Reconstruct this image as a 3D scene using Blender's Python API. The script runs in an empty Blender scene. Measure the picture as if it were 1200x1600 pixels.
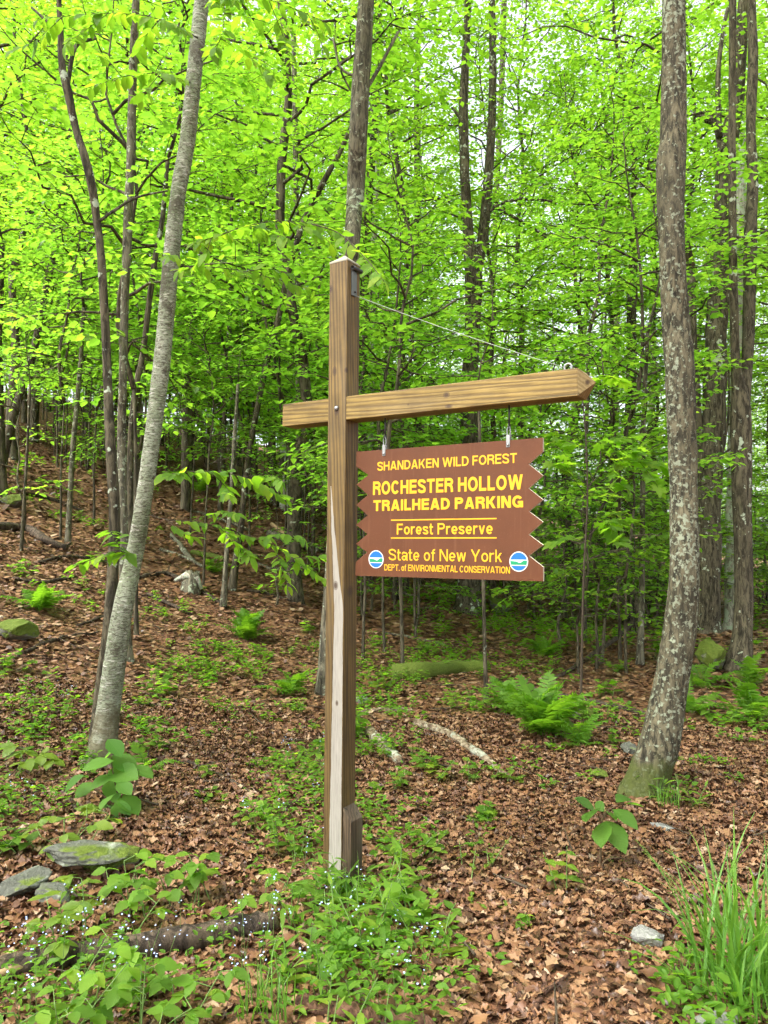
import bpy, bmesh, math, os
import numpy as np
from mathutils import Matrix, Vector

SC = bpy.context.scene
COL = SC.collection
PI = math.pi

# ------------------------------------------------------------------ camera, sky, sun, exposure
EYE = 1.6
PITCH = 0.0531
cam_data = bpy.data.cameras.new('camera')
cam_data.sensor_fit = 'VERTICAL'
cam_data.sensor_height = 32.0
cam_data.lens = 24.0
cam_data.clip_start = 0.05
cam_data.clip_end = 800.0
cam = bpy.data.objects.new('camera', cam_data)
cam.location = (0, 0, EYE)
cam.rotation_euler = (PI / 2 + PITCH, 0, 0)
COL.objects.link(cam)
SC.camera = cam

SUN_EL, SUN_AZ = math.radians(56), math.radians(238)      # azimuth clockwise from +y
world = bpy.data.worlds.new('World')
SC.world = world
world.use_nodes = True
wn = world.node_tree
sky = wn.nodes.new('ShaderNodeTexSky')
sky.sky_type = 'NISHITA'
sky.sun_disc = False
sky.sun_elevation = SUN_EL
sky.sun_rotation = SUN_AZ
sky.dust_density = 5.0
sky.ozone_density = 1.0
hsv = wn.nodes.new('ShaderNodeHueSaturation')
hsv.inputs['Saturation'].default_value = 0.25             # cloud cover takes the blue out of it
wn.links.new(sky.outputs[0], hsv.inputs['Color'])
wn.links.new(hsv.outputs[0], wn.nodes['Background'].inputs[0])
wn.nodes['Background'].inputs[1].default_value = 0.15
world.cycles.sampling_method = 'NONE'

sun_data = bpy.data.lights.new('sun', 'SUN')
sun_data.energy = 1.5
sun_data.angle = math.radians(40)
sun_data.color = (1.0, 0.96, 0.9)
sun = bpy.data.objects.new('sun', sun_data)
sd = Vector((math.sin(SUN_AZ) * math.cos(SUN_EL), math.cos(SUN_AZ) * math.cos(SUN_EL), math.sin(SUN_EL)))
sun.rotation_euler = sd.to_track_quat('Z', 'Y').to_euler()
sun.location = (0, 0, 40)
COL.objects.link(sun)

SC.view_settings.view_transform = 'Standard'
SC.view_settings.look = 'None'
SC.view_settings.exposure = 2.0
SC.view_settings.gamma = 1.0
SC.view_settings.use_curve_mapping = False
SC.render.engine = 'CYCLES'
SC.cycles.max_bounces = 9
SC.cycles.diffuse_bounces = 3
SC.cycles.glossy_bounces = 1
SC.cycles.transmission_bounces = 7
SC.cycles.transparent_max_bounces = 4
SC.cycles.caustics_reflective = False
SC.cycles.caustics_refractive = False
SC.cycles.use_denoising = True
SC.cycles.use_adaptive_sampling = True
SC.cycles.adaptive_threshold = 0.03
SC.cycles.adaptive_min_samples = 24
SC.cycles.sample_clamp_indirect = 6.0

# ------------------------------------------------------------------ places
def softplus(s, k=1.2):
    return k * np.log1p(np.exp(np.clip(s / k, -40, 40)))

def terrain(x, y):
    x = np.asarray(x, float); y = np.asarray(y, float)
    s = -0.9 * x + 0.436 * y - 5.6
    h = 0.34 * softplus(s)
    h = 26 * np.tanh(h / 26)
    n = (0.030 * np.sin(1.3 * x + 0.7 * y + 1) + 0.024 * np.sin(2.1 * y - 1.7 * x + 2) +
         0.012 * np.sin(4.7 * x + 3.1 * y) + 0.010 * np.sin(5.9 * y - 3.9 * x + 4))
    far = np.clip((np.hypot(x, y) - 6) / 14, 0, 1)
    n2 = far * (0.18 * np.sin(0.5 * x + 0.31 * y + 2) + 0.15 * np.sin(0.43 * y - 0.6 * x))
    return h + n * np.clip((np.hypot(x, y) - 1) / 4, 0, 1) + n2

def ray(u, v):
    x = (u - 600) / 1200; z = -(v - 800) / 1200
    return np.array([x, math.cos(PITCH) - math.sin(PITCH) * z, math.sin(PITCH) + math.cos(PITCH) * z])

def at(u, v, d):
    r = ray(u, v)
    p = r * (d / r[1])
    return np.array([p[0], p[1], p[2] + EYE])

def gnd(u, v, dmax=60):
    r = ray(u, v)
    t = 1.5
    while t < dmax:
        p = r * t
        if p[2] + EYE < terrain(p[0], p[1]):
            lo, hi = t - 0.1, t
            for _ in range(18):
                m = (lo + hi) / 2; p = r * m
                if p[2] + EYE < terrain(p[0], p[1]): hi = m
                else: lo = m
            p = r * hi
            return np.array([p[0], p[1], float(terrain(p[0], p[1]))])
        t += 0.1
    p = r * dmax
    return np.array([p[0], p[1], float(terrain(p[0], p[1]))])

# ------------------------------------------------------------------ mesh helpers
def np_mesh(name, V, quads=None, tris=None, mats=(), rnd=None, smooth=True):
    V = np.asarray(V, np.float32).reshape(-1, 3)
    q = np.zeros((0, 4), np.int32) if quads is None else np.asarray(quads, np.int32).reshape(-1, 4)
    t = np.zeros((0, 3), np.int32) if tris is None else np.asarray(tris, np.int32).reshape(-1, 3)
    me = bpy.data.meshes.new(name)
    me.vertices.add(len(V)); me.vertices.foreach_set('co', V.ravel())
    idx = np.concatenate([q.ravel(), t.ravel()])
    me.loops.add(len(idx)); me.loops.foreach_set('vertex_index', idx)
    nf = len(q) + len(t)
    me.polygons.add(nf)
    start = np.concatenate([np.arange(len(q)) * 4, len(q) * 4 + np.arange(len(t)) * 3]).astype(np.int32)
    me.polygons.foreach_set('loop_start', start)
    me.polygons.foreach_set('use_smooth', np.full(nf, smooth, bool))
    if rnd is not None:
        a = me.attributes.new('rnd', 'FLOAT', 'FACE')
        a.data.foreach_set('value', np.asarray(rnd, np.float32))
    for m in mats: me.materials.append(m)
    me.update(calc_edges=True)
    return me

class MB:
    """collects pieces of ONE part"""
    def __init__(s): s.V = []; s.Q = []; s.T = []; s.n = 0; s.mi = []
    def add(s, V, Q=None, T=None):
        V = np.asarray(V, float).reshape(-1, 3)
        if Q is not None and len(Q): s.Q.append(np.asarray(Q, int).reshape(-1, 4) + s.n)
        if T is not None and len(T): s.T.append(np.asarray(T, int).reshape(-1, 3) + s.n)
        s.V.append(V); s.n += len(V)
    def mesh(s, name, mats, rnd=None, smooth=True):
        return np_mesh(name, np.concatenate(s.V), np.concatenate(s.Q) if s.Q else None,
                       np.concatenate(s.T) if s.T else None, mats, rnd, smooth)

def obj(name, me, parent=None, loc=None, matrix=None):
    o = bpy.data.objects.new(name, me)
    COL.objects.link(o)
    if parent is not None: o.parent = parent
    if matrix is not None: o.matrix_local = matrix
    elif loc is not None: o.location = loc
    return o

def tag(o, label=None, cat=None, group=None, kind=None):
    if label: o['label'] = label
    if cat: o['category'] = cat
    if group: o['group'] = group
    if kind: o['kind'] = kind
    return o

def thing(name, label, cat, loc=(0, 0, 0), group=None, rz=0):
    o = bpy.data.objects.new(name, None)
    o.empty_display_size = 0.1
    COL.objects.link(o)
    o.location = loc; o.rotation_euler = (0, 0, rz)
    return tag(o, label, cat, group)

def box(x0, x1, y0, y1, z0, z1):
    V = [(x, y, z) for z in (z0, z1) for y in (y0, y1) for x in (x0, x1)]
    Q = [(0, 2, 3, 1), (4, 5, 7, 6), (0, 1, 5, 4), (2, 6, 7, 3), (0, 4, 6, 2), (1, 3, 7, 5)]
    return np.array(V, float), Q

def bevel_mesh(me, w, seg=2, angle=0.5):
    bm = bmesh.new(); bm.from_mesh(me)
    es = [e for e in bm.edges if len(e.link_faces) == 2 and e.calc_face_angle(0) > angle]
    bmesh.ops.bevel(bm, geom=es, offset=w, segments=seg, affect='EDGES', profile=0.6)
    bm.to_mesh(me); bm.free()
    return me

def resample(P, n):
    """Catmull-Rom through the rows of P (xyz + anything)"""
    P = np.asarray(P, float)
    if len(P) == 2:
        t = np.linspace(0, 1, n)[:, None]
        return P[0] * (1 - t) + P[1] * t
    E = np.vstack([2 * P[0] - P[1], P, 2 * P[-1] - P[-2]])
    L = np.concatenate([[0], np.cumsum(np.linalg.norm(np.diff(P[:, :3], axis=0), axis=1) + 1e-9)])
    out = []
    for s in np.linspace(0, L[-1], n):
        i = min(np.searchsorted(L, s, 'right') - 1, len(P) - 2)
        t = (s - L[i]) / (L[i + 1] - L[i])
        a, b, c, d = E[i], E[i + 1], E[i + 2], E[i + 3]
        out.append(0.5 * (2 * b + (c - a) * t + (2 * a - 5 * b + 4 * c - d) * t * t + (3 * b - a - 3 * c + d) * t ** 3))
    return np.array(out)

def tube(P, R, sides=6, rough=0.0, rng=None, cap=True):
    """tube along the points P with radii R; rough makes the section uneven"""
    P = np.asarray(P, float); n = len(P)
    R = np.broadcast_to(np.asarray(R, float), (n,))
    T = np.gradient(P, axis=0); T /= np.linalg.norm(T, axis=1)[:, None] + 1e-12
    ref = np.array([0.31, 0.95, 0.05]) if abs(T[:, 2]).mean() > 0.6 else np.array([0.05, 0.1, 1.0])
    A = np.cross(T, ref); A /= np.linalg.norm(A, axis=1)[:, None] + 1e-12
    B = np.cross(A, T)
    th = np.linspace(0, 2 * PI, sides, endpoint=False)
    rr = np.ones((n, sides))
    if rough and rng is not None:
        s = np.concatenate([[0], np.cumsum(np.linalg.norm(np.diff(P, axis=0), axis=1))])[:, None]
        for k in (1, 2, 3, 5, 7):
            rr += rough / k ** 0.6 * np.sin(k * th[None] + rng.uniform(-4, 4) * s * (1 + k * .4) + rng.uniform(0, 6.28)) * rng.uniform(.5, 1)
        rr += rough * 0.5 * rng.standard_normal((n, sides)) * 0.4
    V = P[:, None] + (A[:, None] * np.cos(th)[None, :, None] + B[:, None] * np.sin(th)[None, :, None]) * (R[:, None] * rr)[..., None]
    i = np.arange(n - 1)[:, None] * sides; j = np.arange(sides)[None]; j2 = (j + 1) % sides
    Q = np.stack([i + j, i + j2, i + sides + j2, i + sides + j], -1).reshape(-1, 4)
    V = V.reshape(-1, 3); Tr = []
    if cap:
        V = np.vstack([V, P[0], P[-1]])
        a = n * sides
        for k in range(sides):
            Tr.append((a, (k + 1) % sides, k))
            Tr.append((a + 1, (n - 1) * sides + k, (n - 1) * sides + (k + 1) % sides))
    return V, Q, Tr

def unit(v):
    v = np.asarray(v, float)
    return v / (np.linalg.norm(v, axis=-1, keepdims=True) + 1e-12)

def vnoise(P, seed=0):
    """smooth value noise at the points P, about -1..1"""
    P = np.asarray(P, float); i = np.floor(P).astype(np.int64); f = P - i; f = f * f * (3 - 2 * f); out = 0
    for c_ in range(8):
        o = np.array([c_ & 1, c_ >> 1 & 1, c_ >> 2]); q = i + o
        h = (q[:, 0] * 374761393 + q[:, 1] * 668265263 + q[:, 2] * 2147483647 + seed * 974711) & 0xffffffff
        h = ((h ^ (h >> 13)) * 1274126177) & 0xffffffff; h = ((h ^ (h >> 16)) & 0xffff) / 32767.5 - 1
        out = out + h * np.prod(np.where(o, f, 1 - f), axis=1)
    return out

# leaf templates: x across, y along, z out
KITE = (np.array([(0, 0, 0), (-.32, .42, .05), (0, 1, -.06), (.32, .42, .05)]), [(0, 3, 2, 1)])
FOLD = (np.array([(0, 0, 0), (-.30, .28, .07), (-.24, .66, .05), (0, 1, -.12), (.24, .66, .05), (.30, .28, .07), (0, .5, 0)]),
        [(0, 6, 2, 1), (6, 3, 2, 2), (0, 5, 4, 6), (6, 4, 3, 3)])
FOLD = (np.array([(0, 0, 0), (-.31, .30, .06), (-.22, .70, .04), (0, 1.0, -.10), (.22, .70, .04), (.31, .30, .06)]),
        [(0, 3, 2, 1), (0, 5, 4, 3)])
LANCE = (np.array([(0, 0, 0), (-.11, .30, .03), (-.08, .70, .0), (0, 1.0, -.14), (.08, .70, .0), (.11, .30, .03)]),
         [(0, 3, 2, 1), (0, 5, 4, 3)])
CURL = (np.array([(0, 0, .04), (-.30, .28, .10), (-.26, .66, .12), (0, 1.0, .10), (.26, .66, .02), (.33, .28, -.02)]),
        [(0, 3, 2, 1), (0, 5, 4, 3)])

def leaf_cloud(name, tpl, pos, Y, Z, size, mats, rng, wide=1.0):
    """one mesh of many leaves at pos, pointing along Y with the upper side along Z"""
    T, Q = tpl
    pos = np.asarray(pos, float); n = len(pos)
    Y = unit(Y); X = unit(np.cross(Y, Z)); Z = np.cross(X, Y)
    S = np.broadcast_to(np.asarray(size, float), (n,))[:, None, None]
    W = np.broadcast_to(np.asarray(wide, float), (n,))[:, None, None]
    V = pos[:, None] + S * (T[None, :, :1] * W * X[:, None] + T[None, :, 1:2] * Y[:, None] + T[None, :, 2:] * Z[:, None])
    k = len(T)
    F = (np.asarray(Q)[None] + (np.arange(n) * k)[:, None, None]).reshape(-1, 4)
    r = np.repeat(rng.uniform(0, 1, n), len(Q))
    return np_mesh(name, V.reshape(-1, 3), F, None, mats, r)

# ------------------------------------------------------------------ materials
class NT:
    def __init__(s, name):
        s.m = bpy.data.materials.new(name); s.m.use_nodes = True
        s.t = s.m.node_tree; s.b = s.t.nodes['Principled BSDF']; s.out = s.t.nodes['Material Output']
    def n(s, kind, **kw):
        x = s.t.nodes.new('ShaderNode' + kind)
        for k, v in kw.items(): setattr(x, k, v)
        return x
    def l(s, a, b): s.t.links.new(a, b)
    def ramp(s, fac, stops):
        r = s.n('ValToRGB')
        e = r.color_ramp.elements
        while len(e) < len(stops): e.new(0.5)
        for i, (p, c) in enumerate(stops):
            e[i].position = p
            e[i].color = (c, c, c, 1) if isinstance(c, (int, float)) else (*c, 1)
        s.l(fac, r.inputs[0]); return r.outputs[0]
    def coords(s, scale=(1, 1, 1), which='Object', rot=(0, 0, 0)):
        tc = s.n('TexCoord'); mp = s.n('Mapping')
        mp.inputs['Scale'].default_value = scale; mp.inputs['Rotation'].default_value = rot
        s.l(tc.outputs[which], mp.inputs[0]); return mp.outputs[0]
    def noise(s, vec, scale, detail=4, rough=0.6, dist=0.0):
        x = s.n('TexNoise'); x.inputs['Scale'].default_value = scale; x.inputs['Detail'].default_value = detail
        x.inputs['Roughness'].default_value = rough; x.inputs['Distortion'].default_value = dist
        if vec is not None: s.l(vec, x.inputs['Vector'])
        return x.outputs['Fac']
    def vor(s, vec, scale, feature='F1', out='Distance'):
        x = s.n('TexVoronoi', feature=feature); x.inputs['Scale'].default_value = scale
        if vec is not None: s.l(vec, x.inputs['Vector'])
        return x.outputs[out]
    def mix(s, fac, a, b, blend='MIX'):
        x = s.n('Mix', data_type='RGBA', blend_type=blend)
        for sock, v in ((x.inputs[0], fac), (x.inputs[6], a), (x.inputs[7], b)):
            if hasattr(v, 'is_linked'): s.l(v, sock)
            elif isinstance(v, (int, float)): sock.default_value = v if sock == x.inputs[0] else (v, v, v, 1)
            else: sock.default_value = (*v, 1)
        return x.outputs[2]
    def math(s, op, a, b=0.0, clamp=False):
        x = s.n('Math', operation=op, use_clamp=clamp)
        for i, v in enumerate((a, b)):
            if hasattr(v, 'is_linked'): s.l(v, x.inputs[i])
            else: x.inputs[i].default_value = v
        return x.outputs[0]
    def bump(s, h, strength=0.5, dist=0.01):
        x = s.n('Bump'); x.inputs['Strength'].default_value = strength; x.inputs['Distance'].default_value = dist
        s.l(h, x.inputs['Height']); s.l(x.outputs[0], s.b.inputs['Normal'])
    def done(s, col=None, rough=0.8, spec=0.3, metal=0.0):
        if col is not None:
            if hasattr(col, 'is_linked'): s.l(col, s.b.inputs['Base Color'])
            else: s.b.inputs['Base Color'].default_value = (*col, 1)
        if hasattr(rough, 'is_linked'): s.l(rough, s.b.inputs['Roughness'])
        else: s.b.inputs['Roughness'].default_value = rough
        s.b.inputs['Specular IOR Level'].default_value = spec
        s.b.inputs['Metallic'].default_value = metal
        return s.m

def leaf_mat(name, stops, trans, tfac=0.45, rough=0.42, spec=0.4, source='attr', veins=False):
    k = NT(name)
    if source == 'attr':
        a = k.n('Attribute'); a.attribute_name = 'rnd'; f = a.outputs['Fac']
        oi = k.n('ObjectInfo')
        f = k.math('ADD', k.math('MULTIPLY', f, 0.65), k.math('MULTIPLY', oi.outputs['Random'], 0.35))
    else:
        f = k.n('ObjectInfo').outputs['Random']
    col = k.ramp(f, stops)
    if veins:
        tc = k.n('TexCoord'); sx = k.n('SeparateXYZ'); k.l(tc.outputs['Object'], sx.inputs[0])
        ax = k.math('ABSOLUTE', sx.outputs[0])
        w = k.math('SINE', k.math('MULTIPLY', k.math('SUBTRACT', sx.outputs[1], k.math('MULTIPLY', ax, 0.8)), 62.0))
        rib = k.math('LESS_THAN', ax, 0.012)
        v = k.math('MAXIMUM', k.math('GREATER_THAN', w, 0.93), rib)
        col = k.mix(k.math('MULTIPLY', v, 0.16), col, (0.13, 0.22, 0.05))
        k.bump(w, 0.22, 0.003)
        mott = k.noise(tc.outputs['Object'], 6.0, 3)
        col = k.mix(k.math('MULTIPLY', mott, 0.3), col, (0.035, 0.075, 0.012))
    k.done(col, rough, spec)
    tr = k.n('BsdfTranslucent')
    tcol = k.mix(1.0, col, trans, 'MULTIPLY')
    k.l(tcol, tr.inputs['Color'])
    mx = k.n('MixShader'); mx.inputs[0].default_value = tfac
    k.l(k.b.outputs[0], mx.inputs[1]); k.l(tr.outputs[0], mx.inputs[2]); k.l(mx.outputs[0], k.out.inputs[0])
    return k.m

G_CAN = [(0.0, (.045, .115, .012)), (.35, (.065, .15, .014)), (.7, (.085, .175, .016)), (1.0, (.11, .19, .02))]
G_UND = [(0.0, (.040, .110, .016)), (.4, (.060, .145, .018)), (.75, (.080, .17, .020)), (1.0, (.115, .20, .022))]
G_PLANT = [(0.0, (.070, .145, .020)), (.5, (.11, .21, .026)), (.85, (.15, .25, .030)), (1.0, (.19, .27, .032))]
TRANS = (4.85, 4.15, 2.2)
M = {}
M['canopy'] = leaf_mat('canopy leaf', G_CAN, TRANS, .62, .5, .25)
M['under'] = leaf_mat('understory leaf', G_UND, TRANS, .60, .42, .35)
M['nearleaf'] = leaf_mat('near leaf', G_PLANT, (4.0, 4.0, 1.4), .48, .5, .16, 'obj', True)
M['bigleaf'] = leaf_mat('broad leaf', [(0, (.055, .14, .024)), (1, (.10, .21, .034))], (3.8, 3.8, 1.6), .42, .48, .18, 'obj', True)
M['lime'] = leaf_mat('lime leaf', [(0, (.09, .17, .018)), (1, (.15, .22, .022))], (3.6, 3.0, 1.8), .42, .4, .4, 'obj', True)
M['fern'] = leaf_mat('fern leaf', [(0, (.055, .135, .014)), (1, (.10, .195, .020))], (3.8, 3.6, 1.4), .42, .5, .2)
M['herb'] = leaf_mat('herb leaf', [(0.0, (.050, .120, .014)), (.6, (.075, .165, .018)), (1.0, (.11, .195, .022))], (4.0, 3.8, 1.4), .45, .5, .18)
M['grass'] = leaf_mat('grass blade', [(0, (.06, .16, .022)), (1, (.11, .22, .028))], (3.4, 3.0, 1.8), .40, .40, .4, 'obj')
M['petal'] = NT('flower petal').done((.36, .46, .74), .6, .2)

def litter_mat():
    k = NT('dead leaf')
    a = k.n('Attribute'); a.attribute_name = 'rnd'
    col = k.ramp(a.outputs['Fac'], [(0, (.024, .013, .009)), (.2, (.060, .027, .014)), (.42, (.118, .053, .024)), (.64, (.185, .090, .040)), (.84, (.235, .130, .062)), (.95, (.29, .185, .10)), (1, (.36, .27, .18))])
    n = k.noise(k.coords(), 90, 3)
    col = k.mix(k.math('MULTIPLY', n, .45), col, (.10, .05, .025))
    k.bump(n, .4, .004)
    return k.done(col, k.ramp(a.outputs['Fac'], [(0, .3), (.3, .6), (.6, .4), (.8, .65), (1, .5)]), .32)
M['litter'] = litter_mat()

def ground_mat():
    k = NT('forest floor')
    c = k.coords()
    v = k.vor(c, 14, out='Color')
    n = k.noise(c, 1.1, 5)
    n2 = k.noise(c, 40, 4)
    f = k.n('SeparateColor'); k.l(v, f.inputs[0])
    col = k.ramp(f.outputs[0], [(0, (.06, .028, .015)), (.3, (.12, .052, .024)), (.6, (.19, .085, .037)), (.85, (.25, .13, .06)), (1, (.31, .20, .11))])
    col = k.mix(k.ramp(n2, [(.35, 0.0), (.7, .55)]), col, (.05, .028, .017))
    k.bump(k.math('ADD', n2, f.outputs[1]), .6, .03)
    return k.done(col, .75, .3)
M['ground'] = ground_mat()

def bark_mat(name, dark, light, lichen=(.40, .46, .34), lich=.55, lsc=9, moss=0.0, fis=22, stretch=.22, pale=0.0, bump=.8):
    k = NT(name)
    c = k.coords((1, 1, stretch)); cr = k.coords()
    n = k.noise(c, fis, 7, .72, .6)
    col = k.ramp(n, [(.36, tuple(x * .35 for x in dark)), (.46, dark), (.54, light), (.66, tuple(min(x * 1.35, .6) for x in light))])
    big = k.noise(cr, 2.2, 4)
    col = k.mix(k.ramp(big, [(.4, 0.0), (.65, .5)]), col, dark)
    ln = k.noise(cr, lsc, 5, .62)
    lb = k.noise(cr, 1.6, 3)
    msk = k.ramp(k.math('ADD', ln, k.math('MULTIPLY', lb, .35)), [(lich + .17, 0.0), (lich + .21, 1.0)])
    fine = k.noise(cr, 70, 3)
    lcol = k.mix(fine, tuple(x * .62 for x in lichen), tuple(min(1, x * 1.2) for x in lichen))
    col = k.mix(msk, col, lcol)
    if moss:
        g = k.n('TexCoord'); sp = k.n('SeparateXYZ'); k.l(g.outputs['Object'], sp.inputs[0])
        mz = k.math('SUBTRACT', 1.0, k.math('DIVIDE', sp.outputs[2], moss), True)
        mm = k.ramp(k.math('ADD', k.math('MULTIPLY', mz, .55), k.math('MULTIPLY', k.noise(cr, 5, 4), .6)), [(.52, 0.0), (.68, .85)])
        col = k.mix(mm, col, k.mix(fine, (.045, .06, .012), (.10, .12, .025)))
    k.bump(k.math('ADD', n, k.math('MULTIPLY', msk, .25)), bump, .02)
    return k.done(col, .85, .2)

M['bark_dark'] = bark_mat('dark bark', (.042, .036, .022), (.110, .095, .060), lich=.62)
M['bark_brown'] = bark_mat('lichen spotted brown bark', (.044, .040, .025), (.130, .115, .070), (.27, .30, .21), .550, 34, 0.55, 30, .30, bump=1.0)
M['bark_grey'] = bark_mat('grey bark', (.070, .064, .044), (.155, .142, .096), (.34, .38, .27), lich=.59, lsc=16)
M['bark_far'] = bark_mat('far bark', (.046, .040, .025), (.120, .104, .066), lich=.66, lsc=5, fis=14, bump=.4)
M['bark_pale'] = bark_mat('pale bark', (.22, .20, .16), (.42, .39, .32), lich=.5)
M['twig'] = NT('twig bark').done((.055, .042, .028), .8, .2)
M['stem_green'] = NT('green stem').done((.10, .17, .04), .6, .3)
M['stem_brown'] = NT('brown stem').done((.10, .065, .035), .7, .3)

def birch_mat():
    k = NT('peeling birch bark')
    cr = k.coords()
    base = k.mix(k.ramp(k.noise(k.coords((1, 1, .5)), 8, 5), [(.35, 0.0), (.65, 1.0)]), (.31, .33, .25), (.155, .19, .105))
    mk = k.noise(k.coords((1, 1, 3.2)), 30, 6, .78, .5)
    pl = k.noise(k.coords((1, 1, 5)), 13, 4, .6)
    big = k.noise(cr, 3.6, 6, .72)
    col = k.mix(k.ramp(pl, [(.57, 0.0), (.62, .8)]), base, (.50, .49, .42))
    col = k.mix(k.ramp(mk, [(.50, 0.0), (.55, .9)]), col, (.075, .068, .045))
    col = k.mix(k.ramp(big, [(.57, 0.0), (.62, .75)]), col, (.07, .06, .042))
    gz = k.n('SeparateXYZ'); k.l(cr, gz.inputs[0])
    mz = k.math('SUBTRACT', 1.0, k.math('DIVIDE', gz.outputs[2], .8), True)
    mm = k.ramp(k.math('ADD', k.math('MULTIPLY', mz, .45), k.math('MULTIPLY', k.noise(cr, 7, 5), .6)), [(.5, 0.0), (.62, .85)])
    col = k.mix(mm, col, k.mix(k.noise(cr, 60, 3), (.05, .045, .02), (.13, .11, .06)))
    k.bump(k.math('ADD', pl, k.math('MULTIPLY', mk, -1.0)), .8, .012)
    return k.done(col, .8, .2)
M['birch'] = birch_mat()
M['flake'] = NT('bark flake'); M['flake'] = M['flake'].done((.22, .21, .16), .7, .2)

def moss_mat(name, rock=(.16, .155, .135), amt=.5):
    k = NT(name)
    c = k.coords(); n = k.noise(c, 3.2, 6, .65); f = k.noise(c, 45, 4)
    r = k.mix(f, tuple(x * .55 for x in rock), tuple(x * 1.45 for x in rock))
    r = k.mix(k.ramp(k.noise(c, 11, 4), [(.55, 0.0), (.66, .7)]), r, (.33, .36, .28))
    gn = k.n('NewGeometry'); sp = k.n('SeparateXYZ'); k.l(gn.outputs['Normal'], sp.inputs[0])
    up = k.math('ADD', k.math('MULTIPLY', sp.outputs[2], .25), n)
    mo = k.mix(f, (.035, .06, .008), (.13, .17, .02))
    col = k.mix(k.ramp(up, [(1.0 - amt, 0.0), (1.1 - amt, 1.0)]), r, mo)
    k.bump(k.math('ADD', f, n), .7, .02)
    return k.done(col, .85, .25)
M['rock_grey'] = moss_mat('grey stone', (.17, .17, .155), .08)
M['rock_moss'] = moss_mat('mossy stone', (.17, .17, .145), .62)
M['rock_lichen'] = moss_mat('lichened rock', (.085, .09, .07), .30)
M['moss'] = moss_mat('moss', (.08, .075, .05), .95)

def wood_mat(name, axis, light, dark, knots, strip=False, grey=.25):
    """sawn timber with grain along the axis"""
    k = NT(name)
    sc = [1, 1, 1]; sc[axis] = .045
    c = k.coords(tuple(sc)); cr = k.coords()
    wob = k.noise(c, 14, 3)
    w = k.n('TexWave', wave_type='BANDS', bands_direction='DIAGONAL')
    w.inputs['Scale'].default_value = 30; w.inputs['Distortion'].default_value = 6.5
    w.inputs['Detail'].default_value = 3; w.inputs['Detail Scale'].default_value = 1.2
    k.l(c, w.inputs['Vector'])
    fib = k.noise(c, 160, 4, .7)
    f = k.math('ADD', k.math('MULTIPLY', w.outputs['Fac'], .6), k.math('MULTIPLY', fib, .45))
    col = k.ramp(f, [(.12, dark), (.42, tuple((a + b) / 2 for a, b in zip(light, dark))), (.72, light), (1, tuple(min(1, x * 1.18) for x in light))])
    big = k.noise(cr, 5, 4)
    col = k.mix(k.ramp(big, [(.38, 0.0), (.7, .6)]), col, tuple(x * .75 for x in dark))
    gsc = [3, 3, 3]; gsc[axis] = .5
    gr = k.noise(k.coords(tuple(gsc)), 3, 4)
    col = k.mix(k.ramp(gr, [(.5, 0.0), (.75, grey)]), col, (.20, .17, .12))
    cs = [42, 42, 42]; cs[axis] = .8
    crk = k.ramp(k.noise(k.coords(tuple(cs)), 1.0, 3, .5), [(.64, 0.0), (.67, .75)])
    col = k.mix(crk, col, tuple(x * .30 for x in dark))
    h = k.math('SUBTRACT', f, crk)
    sep = k.n('SeparateXYZ'); k.l(cr, sep.inputs[0])
    if strip:
        # bare sapwood strip beside the front arris: colour of the timber itself
        edge = k.noise(k.coords((1, 1, 1.5)), 5, 4)
        zz = sep.outputs[2]
        wid = k.ramp(k.math('DIVIDE', zz, 2.4), [(0.0, .62), (.10, .60), (.32, .52), (.56, .44), (.60, .30), (.79, .0)])
        lim = k.math('SUBTRACT', k.math('MULTIPLY', k.math('ADD', wid, k.math('MULTIPLY', k.math('SUBTRACT', edge, .5), .12)), -.108), 0.004)
        lo = k.ramp(k.math('DIVIDE', zz, 2.4), [(0.0, .02), (.55, .04), (.59, .20), (.70, .55), (.79, .75)])
        hi = k.math('MULTIPLY', k.math('ADD', lo, k.math('MULTIPLY', k.math('SUBTRACT', edge, .5), .10)), -.108)
        # between: x > lim - shift and x < hi
        sh = k.math('MULTIPLY', lo, .108)
        m1 = k.math('GREATER_THAN', sep.outputs[0], k.math('SUBTRACT', lim, sh))
        m2 = k.math('LESS_THAN', sep.outputs[0], hi)
        m3 = k.math('LESS_THAN', sep.outputs[1], .004)
        m4 = k.math('LESS_THAN', zz, 1.90)
        m = k.math('MULTIPLY', k.math('MULTIPLY', m1, m2), k.math('MULTIPLY', m3, m4))
        pale = k.ramp(k.math('ADD', k.math('MULTIPLY', fib, .8), k.math('MULTIPLY', wob, .25)), [(.25, (.11, .10, .08)), (.5, (.235, .22, .185)), (.8, (.31, .295, .255))])
        col = k.mix(m, col, pale)
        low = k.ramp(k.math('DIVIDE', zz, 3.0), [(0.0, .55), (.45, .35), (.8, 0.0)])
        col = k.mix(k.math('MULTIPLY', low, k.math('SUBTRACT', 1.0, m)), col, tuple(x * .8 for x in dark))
    for (px, py, pz, r, el) in knots:
        vs = k.n('VectorMath', operation='SUBTRACT'); k.l(cr, vs.inputs[0]); vs.inputs[1].default_value = (px, py, pz)
        sv = k.n('VectorMath', operation='MULTIPLY'); k.l(vs.outputs[0], sv.inputs[0])
        e = [1, 1, 1]; e[axis] = 1 / el; sv.inputs[1].default_value = e
        ln = k.n('VectorMath', operation='LENGTH'); k.l(sv.outputs[0], ln.inputs[0])
        d = k.math('DIVIDE', ln.outputs['Value'], r)
        col = k.mix(k.ramp(d, [(.0, .95), (.55, .85), (.62, .45), (.85, .55), (1.0, 0.0)]), col, (.045, .026, .014))
    k.bump(h, .35, .003)
    return k.done(col, .62, .3)
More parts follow.
